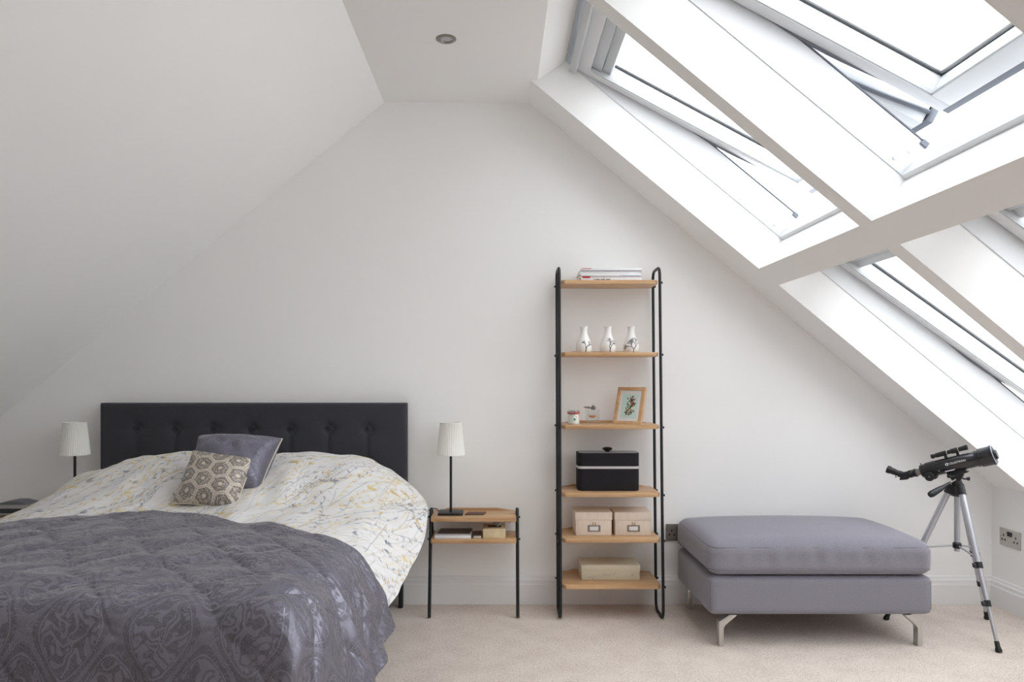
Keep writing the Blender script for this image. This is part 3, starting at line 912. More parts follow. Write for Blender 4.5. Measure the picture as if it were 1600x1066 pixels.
# ------------------------------------------------------------------ oak and black metal furniture
def shelf_board(bm, x0, x1, yf, yb, ztop, th, ch=.018, lip=True):
    pts = [(x0, yf + ch), (x0 + ch * .9, yf), (x1 - ch * .9, yf), (x1, yf + ch), (x1, yb + .0), (x0, yb)]
    prism(bm, pts, ztop - th, ztop, 'Z', bev=.0015)
    if lip:
        w = x1 - x0
        prof = [(x0 + .02, ztop), (x0 + .05, ztop + .004), (x0 + .075, ztop + .011), (x1 - .095, ztop + .011), (x1 - .06, ztop + .006), (x1 - .02, ztop)]
        prism(bm, prof, yb - .014, yb, 'Y')

FF = -.262     # y of the front tubes at floor level
def ladder():
    t = thing('ladder_shelf', 'tall ladder shelf with six oak shelves and black tubular sides against the end wall', 'shelf unit', (.54, -.15, 0))
    zt = 1.695
    for nm, x in (('side_frame', .2985), ('side_frame', .787)):
        yf0, yf1 = -.268, -.188       # front tube bottom and top
        yb0, yb1 = -.105, -.032
        r = .0072
        loop = [(x, yf0, r), (x, yf1, zt), (x, yb1, zt - .004), (x, yb0, r)]
        bm = B(); closed_tube(bm, fillet(loop, .045, 8, closed=True), r, 14)
        obj(nm, bm, 'blackmetal', t, smooth=180)
    zs_ = [1.630, 1.279, .928, .604, .387, .169]
    for z in zs_:
        f = z / zt
        yf = -.268 + .080 * f + .000; yb = -.016
        yfr = yf - .012
        xx0, xx1 = .3085, .777
        bm = B(); shelf_board(bm, xx0, xx1, yfr, yb, z, .0195, lip=(z < 1.5))
        obj('shelf', bm, 'oak', t, smooth=30)
        for x, sgn in ((.2985, -1), (.787, 1)):
            for yv in (yf, -.105 + .073 * f):
                bm = B(); lathe(bm, [(0, .004), (.009, .004), (.009, .0065), (.013, .0055), (.0135, 0)], (x, yv, z - .012), (sgn, 0, 0), 12)
                obj('bolt', bm, 'blackmetal', t)
    return zs_
ZS = ladder()

def side_table(x0, x1, label, loc):
    t = thing('bedside_table', label, 'bedside table', loc, 'oak bedside tables')
    zt = .482
    for x, s in ((x0 - .006, -1), (x1 + .007, 1)):
        pts = [(x, -.236, .004), (x, -.155, zt - .02), (x, -.135, zt + .022), (x, -.105, zt + .022), (x, -.10, zt - .03)]
        bm = B(); tube(bm, fillet(pts, .022, 6), .0082, 12); obj('leg', bm, 'blackmetal', t, smooth=60)
        bm = B(); tube(bm, [(x, -.10, zt - .03), (x, -.085, .36), (x, -.03, .36), (x, -.012, .37)], .0075, 10); obj('bracket', bm, 'blackmetal', t, smooth=60)
        for z, y in ((zt - .01, -.157), (.367, -.172)):
            bm = B(); lathe(bm, [(0, .004), (.010, .004), (.010, .006), (.0135, .005), (.014, 0)], (x, y, z), (s, 0, 0), 12)
            obj('bolt', bm, 'blackmetal', t)
    bm = B(); shelf_board(bm, x0, x1, -.232, -.014, zt, .0195, ch=.004); obj('tabletop', bm, 'oak', t, smooth=30)
    bm = B(); shelf_board(bm, x0, x1, -.232, -.022, .377, .0185, ch=.004, lip=False); obj('shelf', bm, 'oak', t, smooth=30)
    return t
tb = side_table(-.3235, .0885, 'oak bedside table with black legs between the bed and the ladder shelf', (-.118, -.13, 0))
copy_thing(tb, (-2.115, 0, 0), 'oak bedside table with black legs mostly hidden behind the left side of the duvet')

def table_lamp(x, y, z, label):
    t = thing('table_lamp', label, 'table lamp', (x, y, z), 'black table lamps with pleated shades')
    bm = B(); box(bm, (x - .061, y - .055, z), (x + .061, y + .055, z + .011), bev=.002); obj('base', bm, 'blackmetal', t)
    bm = B(); tube(bm, [(x, y, z + .01), (x, y, z + .40)], .0063, 14); obj('stem', bm, 'blackmetal', t, smooth=60)
    bm = B()
    prof = [(0, .0690), (.004, .0690), (.006, .0675), (.155, .0530), (.157, .0545), (.161, .0545), (.161, .051), (.155, .0505), (.006, .0645), (0, .0655)]
    def pleat(kf, s):
        return 1 + (.022 * math.cos(2 * PI * kf * 44) if .005 < s < .156 else 0)
    lathe(bm, prof, (x, y, z + .292), (0, 0, 1), 352, pleat, cap=False)
    for k_ in range(len(prof)): pass
    sh = obj('lamp_shade', bm, 'shade', t, smooth=60)
    bm = B()
    for a in (0, 2 * PI / 3, 4 * PI / 3):
        tube(bm, [(x, y, z + .40), (x + .052 * math.cos(a), y + .052 * math.sin(a), z + .44)], .0012, 6)
    obj('shade_carrier', bm, 'blackmetal', sh)
    bm = B(); lathe(bm, [(0, .012), (.04, .012), (.05, .018), (.08, .028), (.10, .022), (.108, 0)], (x, y, z + .335), (0, 0, 1), 20)
    obj('bulb', bm, 'winwhite', t)
    return t
table_lamp(-.233, -.125, .4822, 'black table lamp with white pleated shade right of the bed')
l2 = table_lamp(-2.095, -.125, .4822, 'black table lamp with white pleated shade left of the bed, base hidden')
pts = [(-.294, -.10, .489), (-.310, -.10, .503), (-.338, -.10, .498), (-.373, -.09, .474), (-.41, -.08, .425), (-.45, -.10, .36)]
bm = B(); tube(bm, catmull(pts, 24), .0024, 8)
obj('lamp_cable', bm, 'blackplastic', loc=(-.294, -.10, .488), smooth=180, label='thin black cable running from the right lamp to behind the bed', cat='cable')

# clock radio
cx, cy, cz = -2.36, -.15, .4822
t = thing('clock_radio', 'silver clock radio with dark display on the left bedside table', 'clock radio', (cx, cy, cz))
bm = B()
prism(bm, [(cx - .10, cz + .004), (cx + .10, cz + .004), (cx + .105, cz + .015), (cx + .10, cz + .052), (cx + .09, cz + .058), (cx - .09, cz + .058), (cx - .10, cz + .052), (cx - .105, cz + .015)], cy - .06, cy + .06, bev=.003)
obj('body', bm, 'silverplastic', t)
bm = B(); prism(bm, [(cx - .085, cz + .0585), (cx + .085, cz + .0585), (cx + .02, cz + .073), (cx - .02, cz + .073)], cy - .045, cy + .05, bev=.003); obj('snooze_bar', bm, 'cladding', t)
bm = B(); box(bm, (cx - .07, cy - .0625, cz + .018), (cx + .055, cy - .0595, cz + .040), bev=.001); obj('display', bm, 'display', t)
for s in (-.07, .07):
    bm = B(); box(bm, (cx + s - .015, cy - .04, cz), (cx + s + .015, cy + .04, cz + .005)); obj('foot', bm, 'gasket', t)

# items on the right table
t0z = .4824
bm = B(); prism(bm, [(-.163, -.165), (-.070, -.165), (-.058, -.105), (-.148, -.105)], t0z, t0z + .006, 'Z', bev=.001)
obj('wallet', bm, 'brownleather', loc=(-.11, -.135, t0z), label='flat brown woven wallet on the bedside table top, right of the lamp', cat='wallet')
zz = .3772
# paper pad with dark folder on top
t = thing('paper_stack', 'stack of white papers under a dark folder on the lower bedside shelf', 'papers', (-.22, -.14, zz))
bm = B(); box(bm, (-.307, -.215, zz), (-.130, -.045, zz + .0145), bev=.001); obj('sheets', bm, 'paper', t)
bm = B(); prism(bm, [(-.298, -.165), (-.140, -.175), (-.128, -.05), (-.288, -.05)], zz + .015, zz + .0175, 'Z')
obj('folder', bm, 'darkcover', t)
bm = B(); box(bm, (-.118, -.205, zz), (-.082, -.10, zz + .012), bev=.001); o_ = obj('notebook', bm, 'paper2', loc=(-.1, -.15, zz), label='small notebook between the papers and the tissue box', cat='notebook')
bm = B(); box(bm, (-.119, -.206, zz + .0122), (-.081, -.099, zz + .0145)); obj('cover', bm, 'darkcover', o_)
t = thing('tissue_box', 'cream tissue box with a tissue pulled out on the lower bedside shelf', 'tissue box', (-.018, -.13, zz))
bm = B(); box(bm, (-.073, -.205, zz), (.037, -.07, zz + .046), bev=.0015); obj('box', bm, 'tissuebox', t)
bm = B(); box(bm, (-.050, -.165, zz + .0462), (.015, -.12, zz + .0470)); obj('slot', bm, 'darkcover', t)
# tissue: crumpled sheet
n = 30; s = np.linspace(0, 1, n); S, T = np.meshgrid(s, s)
X = -.008 + (S - .5) * .05 * (1 - .3 * T) + T * .055; Z = zz + .047 + .030 * np.sin(T * 2.2) + .006 * np.sin(S * 9 + T * 4); Yt = -.14 + .022 * np.sin(S * 7 + T * 5) + .01 * np.cos(T * 9)
obj('tissue', grid_mesh('tissue', np.stack([X, Yt, Z], 2)), 'tissue', t, smooth=180)

# ------------------------------------------------------------------ things on the ladder shelf
# magazines (top shelf)
z = ZS[0] + .0003
specs = [(.010, .405, .700, 'dark-titled magazine at the very bottom of the stack', 'ink'), (.011, .400, .698, 'magazine with a red title, second from the bottom of the stack', 'red'),
         (.008, .402, .699, 'magazine with a pale blue spine line, third from the bottom of the stack', 'blue'), (.009, .398, .696, 'plain white magazine, fourth from the bottom of the stack', 'paper2'),
         (.008, .401, .700, 'plain white magazine, third from the top of the stack', 'paper2'), (.007, .404, .702, 'magazine with a grey spine line, second from the top of the stack', 'ink'),
         (.007, .406, .701, 'magazine with red lettering, topmost of the stack on the top shelf', 'red')]
for i, (h, x0, x1, lab, mk) in enumerate(specs):
    yf = -.185 + .004 * math.sin(i * 2.1)
    t = thing('magazine', lab, 'magazine', ((x0 + x1) / 2, yf + .08, z), 'magazines on the top shelf')
    bm = B(); box(bm, (x0, yf, z), (x1, yf + .155, z + h - .0006), bev=.0012); obj('pages', bm, 'paper' if i % 3 else 'letter', t)
    bm = B()
    if i == 6: box(bm, (x0 + .004, yf - .0005, z + .002), (x0 + .048, yf + .0003, z + .0055))
    elif i == 1:
        box(bm, (x0 + .012, yf - .0005, z + .001), (x0 + .05, yf + .0003, z + .009)); obj('spine_print', bm, mk, t, smooth=0); bm = B()
        box(bm, (x0 + .11, yf - .0005, z + .002), (x0 + .122, yf + .0003, z + .0035))
    elif i == 0:
        for q in range(10):
            a_ = x0 + .062 + q * .0085
            box(bm, (a_, yf - .0005, z + .001), (a_ + (.008 if q % 3 else .004), yf + .0003, z + .006))
    elif i == 2: box(bm, (x0 + .19, yf - .0005, z + .002), (x1 - .004, yf + .0003, z + .0035))
    elif i == 5: box(bm, (x0 + .003, yf - .0005, z + .001), (x1 - .002, yf + .0003, z + .0024))
    else: box(bm, (x0 + .05, yf - .0004, z + .003), (x1 - .06, yf + .0003, z + .0038))
    obj('spine_print', bm, mk, t, smooth=0)
    z += h

# vases
def vase(xc, yc, zb, seed, depth, label):
    prof = [(0, .0), (0, .030), (.003, .0355), (.012, .0385), (.026, .0395), (.040, .0378), (.055, .033), (.072, .0255), (.088, .0192), (.102, .0165), (.115, .0166), (.124, .0182), (.1275, .0190)]
    h, w = 90, 150
    pr = catmull(prof[1:], h)
    th = np.linspace(0, 2 * PI, w, endpoint=False)
    P = np.zeros((h, w, 3))
    P[..., 0] = xc + pr[:, 1:2] * np.cos(th)[None]; P[..., 1] = yc + pr[:, 1:2] * np.sin(th)[None]; P[..., 2] = zb + pr[:, 0:1]
    P[-6:, :, 2] += (np.linspace(0, 1, 6)[:, None]) * .003 * np.cos(2 * th + .6)[None]    # dipped lip
    # tree drawn on the front
    R = .0385; cv = Canvas(h, w, 1.0, (238, 236, 234))
    segs = []
    rr = random.Random(seed)
    def grow(x, y, a, L_, r, d):
        x2, y2 = x + math.cos(a) * L_, y + math.sin(a) * L_
        segs.append((x, y, x2, y2, r))
        if d == 0: return
        for _ in range(2 if rr.random() < .6 else 3):
            grow(x2, y2, a + rr.uniform(-.85, .85), L_ * rr.uniform(.72, .92), r * .72, d - 1)
    grow(.006, -.002, PI / 2, .0185, .0019, depth)
    S_ = (np.where(th > PI, th - 2 * PI, th) + PI / 2) * R    # metres from the front line
    XX, ZZ = np.meshgrid(S_, pr[:, 0])
    m_ = np.zeros_like(XX)
    for x, y, x2, y2, r in segs:
        if y2 < 0: continue
        dx, dy = x2 - x, y2 - y; L2 = dx * dx + dy * dy
        tt = np.clip(((XX - x) * dx + (ZZ - y) * dy) / L2, 0, 1)
        d = np.hypot(XX - x - tt * dx, ZZ - y - tt * dy)
        m_ = np.maximum(m_, np.clip((r - d) / .0012 + .8, 0, 1))
    cv.a = cv.a * (1 - m_[..., None]) + lin((50, 46, 48)) * m_[..., None]
    t = thing('vase', label, 'vase', (xc, yc, zb), 'white bottle vases with trees')
    me = grid_mesh('body', P, col=cv.a, closed_u=True)
    o = obj('body', me, 'ceramic', t, smooth=180)
    bm = B(); lathe(bm, [(0, .030), (.001, .0)], (xc, yc, zb), (0, 0, 1), 40); obj('base', bm, 'winwhite', t); bm = B(); lathe(bm, [(.0, .0145), (-.06, .013)], (xc, yc, zb + .127), (0, 0, 1), 32, cap=False)
    obj('hollow', bm, 'winwhite', t)
for px_, sd, dp_, lab in ((912.5, 3, 4, 'white vase with a sparse bare tree, left of the three'), (950, 12, 5, 'white vase with a spreading tree, middle of the three'), (986.5, 8, 6, 'white vase with the bushiest tree, right of the three')):
    vase((px_ - 778) * 3.60 / FPX, -.145, ZS[1] + .0003, sd, dp_, lab)

# jar
def jar():
    xc, yc, zb = (896 - 778) * 3.6 / FPX, -.155, ZS[2] + .0003
    t = thing('jar', 'clip-top glass jar with red seal beside the perfume bottle', 'jar', (xc, yc, zb))
    bm = B(); lathe(bm, [(0, 0), (0, .026), (.003, .0285), (.042, .0285), (.047, .026), (.050, .026)], (xc, yc, zb), (0, 0, 1), 32); obj('contents', bm, 'jarfill', t)
    bm = B(); lathe(bm, [(.051, .030), (.055, .031), (.058, .030)], (xc, yc, zb), (0, 0, 1), 32); obj('seal', bm, 'red', t)
    bm = B(); lathe(bm, [(.0582, .029), (.066, .029), (.070, .026), (.071, 0)], (xc, yc, zb), (0, 0, 1), 32); obj('lid', bm, 'clearglass', t)
    bm = B(); closed_tube(bm, [(xc + .0305 * math.cos(a), yc + .0305 * math.sin(a), zb + .062) for a in np.linspace(0, 2 * PI, 32, endpoint=False)], .0013, 6)
    for s in (-.014, .001): tube(bm, [(xc + s, yc - .0305, zb + .070), (xc + s, yc - .033, zb + .060), (xc + s, yc - .031, zb + .045)], .0018, 6)
    obj('wire_clasp', bm, 'pewter', t)
    bm = B(); lathe(bm, [(0, .0055), (.0006, .0055), (.0007, 0)], (xc + .002, yc - .0284, zb + .024), (0, -1, 0), 20); obj('emblem', bm, 'green', t)
    bm = B(); box(bm, (xc - .012, yc - .0272, zb + .035), (xc + .014, yc - .0262, zb + .037)); obj('lettering', bm, 'red', t)
jar()

def perfume():
    x0, x1 = (915.5 - 778) * 3.59 / FPX, (936.8 - 778) * 3.59 / FPX; xc = (x0 + x1) / 2; yc = -.150; zb = ZS[2] + .0003; h = .070
    t = thing('perfume_bottle', 'square clear glass perfume bottle with a pewter leaf stopper', 'bottle', (xc, yc, zb))
    bm = B(); hw = (x1 - x0) / 2
    # thick glass walls round a small well
    for lo, hi in (((-hw, -.02, 0), (hw, .02, .012)), ((-hw, -.02, .0122), (-hw + .007, .02, h)), ((hw - .007, -.02, .0122), (hw, .02, h)), ((-hw + .0072, -.02, .0122), (hw - .0072, -.016, h)), ((-hw + .0072, .016, .0122), (hw - .0072, .02, h))):
        box(bm, (xc + lo[0], yc + lo[1], zb + lo[2]), (xc + hi[0], yc + hi[1], zb + hi[2]), bev=.001)
    obj('glass_body', bm, 'clearglass', t)
    bm = B(); lathe(bm, [(0, .004), (.004, .014), (.010, .019), (.012, .019), (.0125, 0)], (xc, yc, zb + .030), (0, 0, 1), 28)
    for v in bm.verts: v.co.y = yc + (v.co.y - yc) * .7
    obj('perfume', bm, 'wax', t)
    bm = B(); lathe(bm, [(0, .009), (.006, .012), (.013, .012), (.019, .006), (.021, .0015), (.030, .001)], (xc + .004, yc, zb + h), (0, 0, 1), 24)
    obj('stopper', bm, 'pewter', t)
    bm = B(); n = 16; pts = [(-.046, .010), (-.036, .0155), (-.020, .017), (-.006, .012), (-.004, .005), (-.018, .004), (-.034, .006)]
    prism(bm, [(xc + a, zb + h + b + .001) for a, b in pts], yc - .006, yc + .002, bev=.0015); obj('leaf', bm, 'pewter', t)
perfume()

# picture frame, leaning back and turned
def picture():
    cbx, cby, cbz = .628, -.170, ZS[2] + .0003
    rot = Matrix.Translation((cbx, cby, cbz)) @ Matrix.Rotation(math.radians(-33), 4, 'Z') @ Matrix.Rotation(math.radians(-21), 4, 'X')
    t = thing('picture_frame', 'small pale oak photo frame with a floral print leaning on the third shelf', 'picture frame', (cbx, cby, cbz))
    w, h, b, dpt = .146, .194, .017, .020
    bm = B()
    for lo, hi in (((-w / 2, 0, 0), (w / 2, dpt, b)), ((-w / 2, 0, h - b), (w / 2, dpt, h)), ((-w / 2, 0, b), (-w / 2 + b, dpt, h - b)), ((w / 2 - b, 0, b), (w / 2, dpt, h - b))):
        box(bm, lo, hi, bev=.0008, mtx=rot)
    obj('frame', bm, 'palewood', t)
    bm = B(); box(bm, (-w / 2 + b - .001, .004, b - .001), (w / 2 - b + .001, .012, h - b + .001), mtx=rot); obj('mount', bm, 'mount', t)
    pw, ph = .080, .124; n1, n2 = 110, 72
    cvp = Canvas(n1, n2, ph / n1, (196, 222, 212))
    rr = random.Random(4)
    for q in range(150):
        u = rr.uniform(.3, .8); v = rr.gauss(.45, .24)
        if not .1 < v < .88: continue
        x = (.30 + .35 * (v > .5) * 0 + rr.gauss(.5, .17) * .6 - .08) * pw + (.10 * pw if v > .45 else -.02 * pw)
        cvp.dab(x, v * ph, rr.uniform(.002, .0045), rr.choice([(44, 72, 56), (34, 52, 50), (72, 92, 60), (40, 60, 50), (170, 70, 60), (214, 160, 140), (226, 214, 180), (56, 48, 44)]), .9, ex=rr.uniform(1, 2), ang=rr.uniform(0, 3))
    a = np.linspace(-pw / 2, pw / 2, n2); bb = np.linspace(h / 2 - ph / 2, h / 2 + ph / 2, n1); A, Bz = np.meshgrid(a, bb)
    R3 = np.array(rot)[:3, :3]; tr = np.array(rot)[:3, 3]
    Pq = np.stack([A, np.full_like(A, .0034), Bz], 2) @ R3.T + tr
    obj('print', grid_mesh('print', Pq, col=cvp.a), 'picture', t)
    bm = B(); box(bm, (-.02, dpt, .0), (.02, dpt + .004, .13), mtx=rot @ Matrix.Translation((0, .0, 0)) @ Matrix.Rotation(math.radians(0), 4, 'X'))
    st = Matrix.Translation((cbx, cby, cbz)) @ Matrix.Rotation(math.radians(-26), 4, 'Z')
    obj('stand', bm, 'darkcover', t)
picture()

# black case
def rounded_case(x0, x1, y0, y1, z0, z1, r, bm, n=8):
    pts = []
    for cx_, cy_, a0 in ((x1 - r, y1 - r, 0), (x0 + r, y1 - r, PI / 2), (x0 + r, y0 + r, PI), (x1 - r, y0 + r, 1.5 * PI)):
        for k_ in range(n + 1):
            a = a0 + PI / 2 * k_ / n; pts.append((cx_ + r * math.cos(a), cy_ + r * math.sin(a)))
    prism(bm, pts, z0, z1, 'Z')
zb = ZS[3] + .0003
x0, x1 = (903.5 - 778) * 3.56 / FPX, (999.5 - 778) * 3.56 / FPX
y0, y1 = -.19, -.07
t = thing('storage_box', 'black fabric lidded box with a silver band and round black knob', 'box', ((x0 + x1) / 2, (y0 + y1) / 2, zb))
bm = B(); rounded_case(x0 + .002, x1 - .002, y0 + .002, y1 - .002, zb, zb + .004, .024, bm); rounded_case(x0, x1, y0, y1, zb + .004, zb + .108, .024, bm); obj('body', bm, 'blackbox', t, smooth=30)
bm = B(); rounded_case(x0 - .0008, x1 + .0008, y0 - .0008, y1 + .0008, zb + .108, zb + .120, .0245, bm); obj('band', bm, 'silver', t, smooth=30)
bm = B(); rounded_case(x0, x1, y0, y1, zb + .120, zb + .184, .024, bm); lid = obj('lid', bm, 'blackbox', t, smooth=30)
bm = B(); rounded_case(x0 + .006, x1 - .006, y0 + .006, y1 - .006, zb + .184, zb + .1855, .02, bm); obj('lid_top', bm, 'greytop', lid, smooth=30)
bm = B(); lathe(bm, [(0, .010), (.006, .012), (.010, .022), (.016, .026), (.021, .022), (.024, .012), (.025, 0)], ((x0 + x1) / 2 + .001, (y0 + y1) / 2, zb + .185), (0, 0, 1), 32); obj('knob', bm, 'blackgloss', lid)

# two card boxes
def card_box(x0, x1, y0, y1, zb, h, label):
    t = thing('storage_box', label, 'box', ((x0 + x1) / 2, (y0 + y1) / 2, zb), 'cream striped card boxes')
    bm = B(); box(bm, (x0 + .003, y0 + .003, zb), (x1 - .003, y1 - .003, zb + h - .002), bev=.0012); obj('body', bm, 'linenbox', t)
    bm = B(); box(bm, (x0, y0, zb + h - .038), (x1, y1, zb + h), bev=.0015); obj('lid', bm, 'linenbox', t)
    xm = (x0 + x1) / 2 + .002; zl = zb + .034; yf = y0 + .003
    bm = B()
    for lo, hi in (((-.031, -.016), (.031, -.010)), ((-.031, .010), (.031, .016)), ((-.031, -.010), (-.021, .010)), ((.021, -.010), (.031, .010))):
        box(bm, (xm + lo[0], yf - .0025, zl + lo[1]), (xm + hi[0], yf + .0005, zl + hi[1]), bev=.0008)
    lh = obj('label_holder', bm, 'labelmetal', t)
    bm = B(); box(bm, (xm - .0215, yf - .0012, zl - .0105), (xm + .0215, yf + .0004, zl + .0105)); obj('card', bm, 'letter', lh)
    bm = B(); tube(bm, [(xm - .006, yf - .002, zl + .031), (xm - .006, yf - .004, zl + .018), (xm, yf - .004, zl + .013), (xm + .006, yf - .004, zl + .018), (xm + .006, yf - .002, zl + .031)], .0016, 8)
    obj('pull_ring', bm, 'brass', t)
zb = ZS[4] + .0003
card_box(.377, .557, -.186, -.022, zb, .1125, 'cream striped card box with metal label holder, left of the pair')
card_box(.569, .749, -.186, -.022, zb, .1125, 'cream striped card box with metal label holder, right of the pair')

# flat cream box with printed sprigs
zb = ZS[5] + .0003
t = thing('storage_box', 'flat pale cream gift box with printed sprigs on the lowest shelf', 'box', (.55, -.10, zb))
x0, x1 = .407, .694
bm = B(); box(bm, (x0 + .002, -.178, zb), (x1 - .002, -.022, zb + .068), bev=.001); obj('body', bm, 'creambox', t)
bm = B(); box(bm, (x0, -.180, zb + .042), (x1, -.020, zb + .0715), bev=.001); obj('lid', bm, 'creambox', t)
bm = B(); rr = random.Random(9)
for q in range(110):
    a = rr.random(); x = x0 + .03 + a * .16 + rr.gauss(0, .004); z = zb + .010 + .024 * a + rr.gauss(0, .005)
    if q % 6 == 0: x = x0 + .245 + rr.gauss(0, .008); z = zb + .020 + rr.gauss(0, .008)
    if not zb + .003 < z < zb + .041: continue
    s = rr.uniform(.0006, .0013); an = rr.uniform(0, 3)
    prism(bm, [(x - s * 1.8 * math.cos(an), z - s * 1.8 * math.sin(an)), (x + s * math.sin(an), z - s * math.cos(an)), (x + s * 1.8 * math.cos(an), z + s * 1.8 * math.sin(an)), (x - s * math.sin(an), z + s * math.cos(an))], -.1785, -.1778)
obj('sprig_print', bm, 'labelmetal', t, smooth=0)

# ------------------------------------------------------------------ sockets
def socket(x, y, z, axis, w, label, plate, double=True):
    """axis 'B' on the back wall, 'R' on the right wall"""
    if axis == 'B': M_ = Matrix(((1, 0, 0, x), (0, 0, 1, y), (0, 1, 0, z), (0, 0, 0, 1))) @ Matrix.Scale(-1, 4, (0, 0, 1))
    else: M_ = Matrix(((0, 0, -1, x), (-1, 0, 0, y), (0, 1, 0, z), (0, 0, 0, 1)))
    t = thing('wall_socket', label, 'socket', (x, y, z))
    def bx(bm, a, b, c, d, e, f, bev=0):
        box(bm, (a, b, c), (d, e, f), bev=bev, mtx=M_)
    h = .043
    bm = B(); bx(bm, -w / 2, -h, 0, w / 2, h, .006, .0025); bmesh.ops.recalc_face_normals(bm, faces=bm.faces); obj('plate', bm, plate, t)
    for cxx in ((-.043, .043) if double else (0,)):
        bm = B()
        bx(bm, cxx - .0035, .004, .0055, cxx + .0035, .016, .0066)
        for s in (-.011, .011): bx(bm, cxx + s - .0042, -.016, .0055, cxx + s + .0042, -.009 + .002, .0066)
        bmesh.ops.recalc_face_normals(bm, faces=bm.faces); obj('pin_holes', bm, 'gasket', t, smooth=0)
    for s in (-.009, .009):
        bm = B(); bx(bm, s - .007, .010, .0055, s + .007, .033, .010, .002); bmesh.ops.recalc_face_normals(bm, faces=bm.faces)
        r = obj('rocker_switch', bm, 'blackplastic', t)
    for s in (-w / 2 + .008, w / 2 - .008):
        bm = B(); lathe(bm, [(0, .0025), (.001, .0025), (.0012, 0)], M_ @ Vector((s, 0, .006)), M_.to_3x3() @ Vector((0, 0, 1)), 12)
        obj('screw', bm, 'chrome', t)
    return t
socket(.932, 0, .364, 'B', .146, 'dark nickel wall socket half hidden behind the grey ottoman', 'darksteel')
socket(XR, -.139, .361, 'R', .146, 'brushed steel double wall socket on the right knee wall', 'socketsteel')

# ------------------------------------------------------------------ ottoman
def soft_box(bm, lo, hi, r, nseg=(48, 32, 14), crown=0, sag=0, wr=None):
    t = bmesh.new(); bmesh.ops.create_cube(t, size=1)
    lo = Vector(lo); hi = Vector(hi); sz = hi - lo; c = (lo + hi) / 2
    # slice in each direction
    for ax, n in enumerate(nseg):
        for k_ in range(1, n):
            p = Vector((0, 0, 0)); p[ax] = -.5 + k_ / n; nn = Vector((0, 0, 0)); nn[ax] = 1
            bmesh.ops.bisect_plane(t, geom=t.verts[:] + t.edges[:] + t.faces[:], plane_co=p, plane_no=nn)
    for v in t.verts:
        p = Vector((v.co.x * sz.x, v.co.y * sz.y, v.co.z * sz.z))
        q = Vector([max(-sz[i] / 2 + r[i], min(sz[i] / 2 - r[i], p[i])) for i in range(3)])
        d = p - q
        dn = Vector([d[i] / r[i] if r[i] else 0 for i in range(3)])
        L_ = dn.length
        if L_ > 1: dn = dn / L_
        p = q + Vector([dn[i] * r[i] for i in range(3)])
        fx = max(0, 1 - (2 * p.x / sz.x) ** 2); fy = max(0, 1 - (2 * p.y / sz.y) ** 2)
        if p.z > 0: p.z += crown * (fx * fy) ** .6
        if wr: p += wr(p, sz)
        v.co = p + c
    merge(bm, t)
ox0, ox1, oy0, oy1 = .905, 1.868, -.615, -.045
ott = thing('ottoman', 'square grey upholstered ottoman with loose cushion top and steel feet', 'ottoman', ((ox0 + ox1) / 2, (oy0 + oy1) / 2, 0))
bm = B(); soft_box(bm, (ox0, oy0, .135), (ox1, oy1, .300), (.030, .030, .022)); obj('base', bm, 'greyfab', ott, smooth=180)
def cw(p, sz):
    e = math.exp(-((p.z - sz.z * .1) / .04) ** 2)
    f = 1 if p.y < -sz.y * .35 else .3
    w = .0022 * math.sin(p.x * 46 + 2.5 * math.sin(p.x * 7)) * e * f + .0015 * math.sin(p.x * 90 + p.y * 20) * e * f
    return Vector((0, -w, w * .6))
bm = B(); soft_box(bm, (ox0 - .004, oy0 - .012, .303), (ox1 + .002, oy1 + .012, .446), (.055, .055, .045), (72, 44, 18), crown=.040, wr=cw)
cu = obj('seat_cushion', bm, 'greyfab', ott, smooth=180)
def rrect(x0, x1, y0, y1, r, z, n=8):
    pts = []
    for cx_, cy_, a0 in ((x1 - r, y1 - r, 0), (x0 + r, y1 - r, PI / 2), (x0 + r, y0 + r, PI), (x1 - r, y0 + r, 1.5 * PI)):
        for k_ in range(n + 1):
            a = a0 + PI / 2 * k_ / n; pts.append((cx_ + r * math.cos(a), cy_ + r * math.sin(a), z))
    out = []
    for i in range(len(pts)):
        a = Vector(pts[i]); b = Vector(pts[(i + 1) % len(pts)]); m = max(1, int((b - a).length / .03))
        out += [a.lerp(b, k_ / m) for k_ in range(m)]
    return out
bm = B(); closed_tube(bm, rrect(ox0 + .0052, ox1 - .0072, oy0 - .0028, oy1 + .0028, .046, .427), .0026, 8)
closed_tube(bm, rrect(ox0 - .0002, ox1 - .0018, oy0 - .0082, oy1 + .0082, .051, .330), .0022, 8)
obj('piping', bm, 'seam', cu, smooth=180)
for x_ in (ox0 + .0088, ox1 - .0088):
    bm = B(); tube(bm, [(x_, oy0 + .0088, .278), (x_, oy0 + .0088, .20), (x_, oy0 + .0088, .158)], .0018, 6); obj('corner_seam', bm, 'seam', ott, smooth=180)
def foot(x, y, sx):
    """L-shaped steel strap foot: upright then a sloping arm inwards (towards sx)"""
    bm = B()
    pts = [(x, .0), (x + sx * .020, .0), (x + sx * .020, .078), (x + sx * .026, .090), (x + sx * .078, .135), (x + sx * .045, .1355), (x, .107)]
    prism(bm, pts, y, y + .036, 'Y', bev=.001)
    obj('foot', bm, 'steel', ott, smooth=30)
for x_, s in ((ox0 + .045, 1), (ox1 - .045, -1)):
    for y_ in (oy0 + .008, oy1 - .05): foot(x_, y_, s)

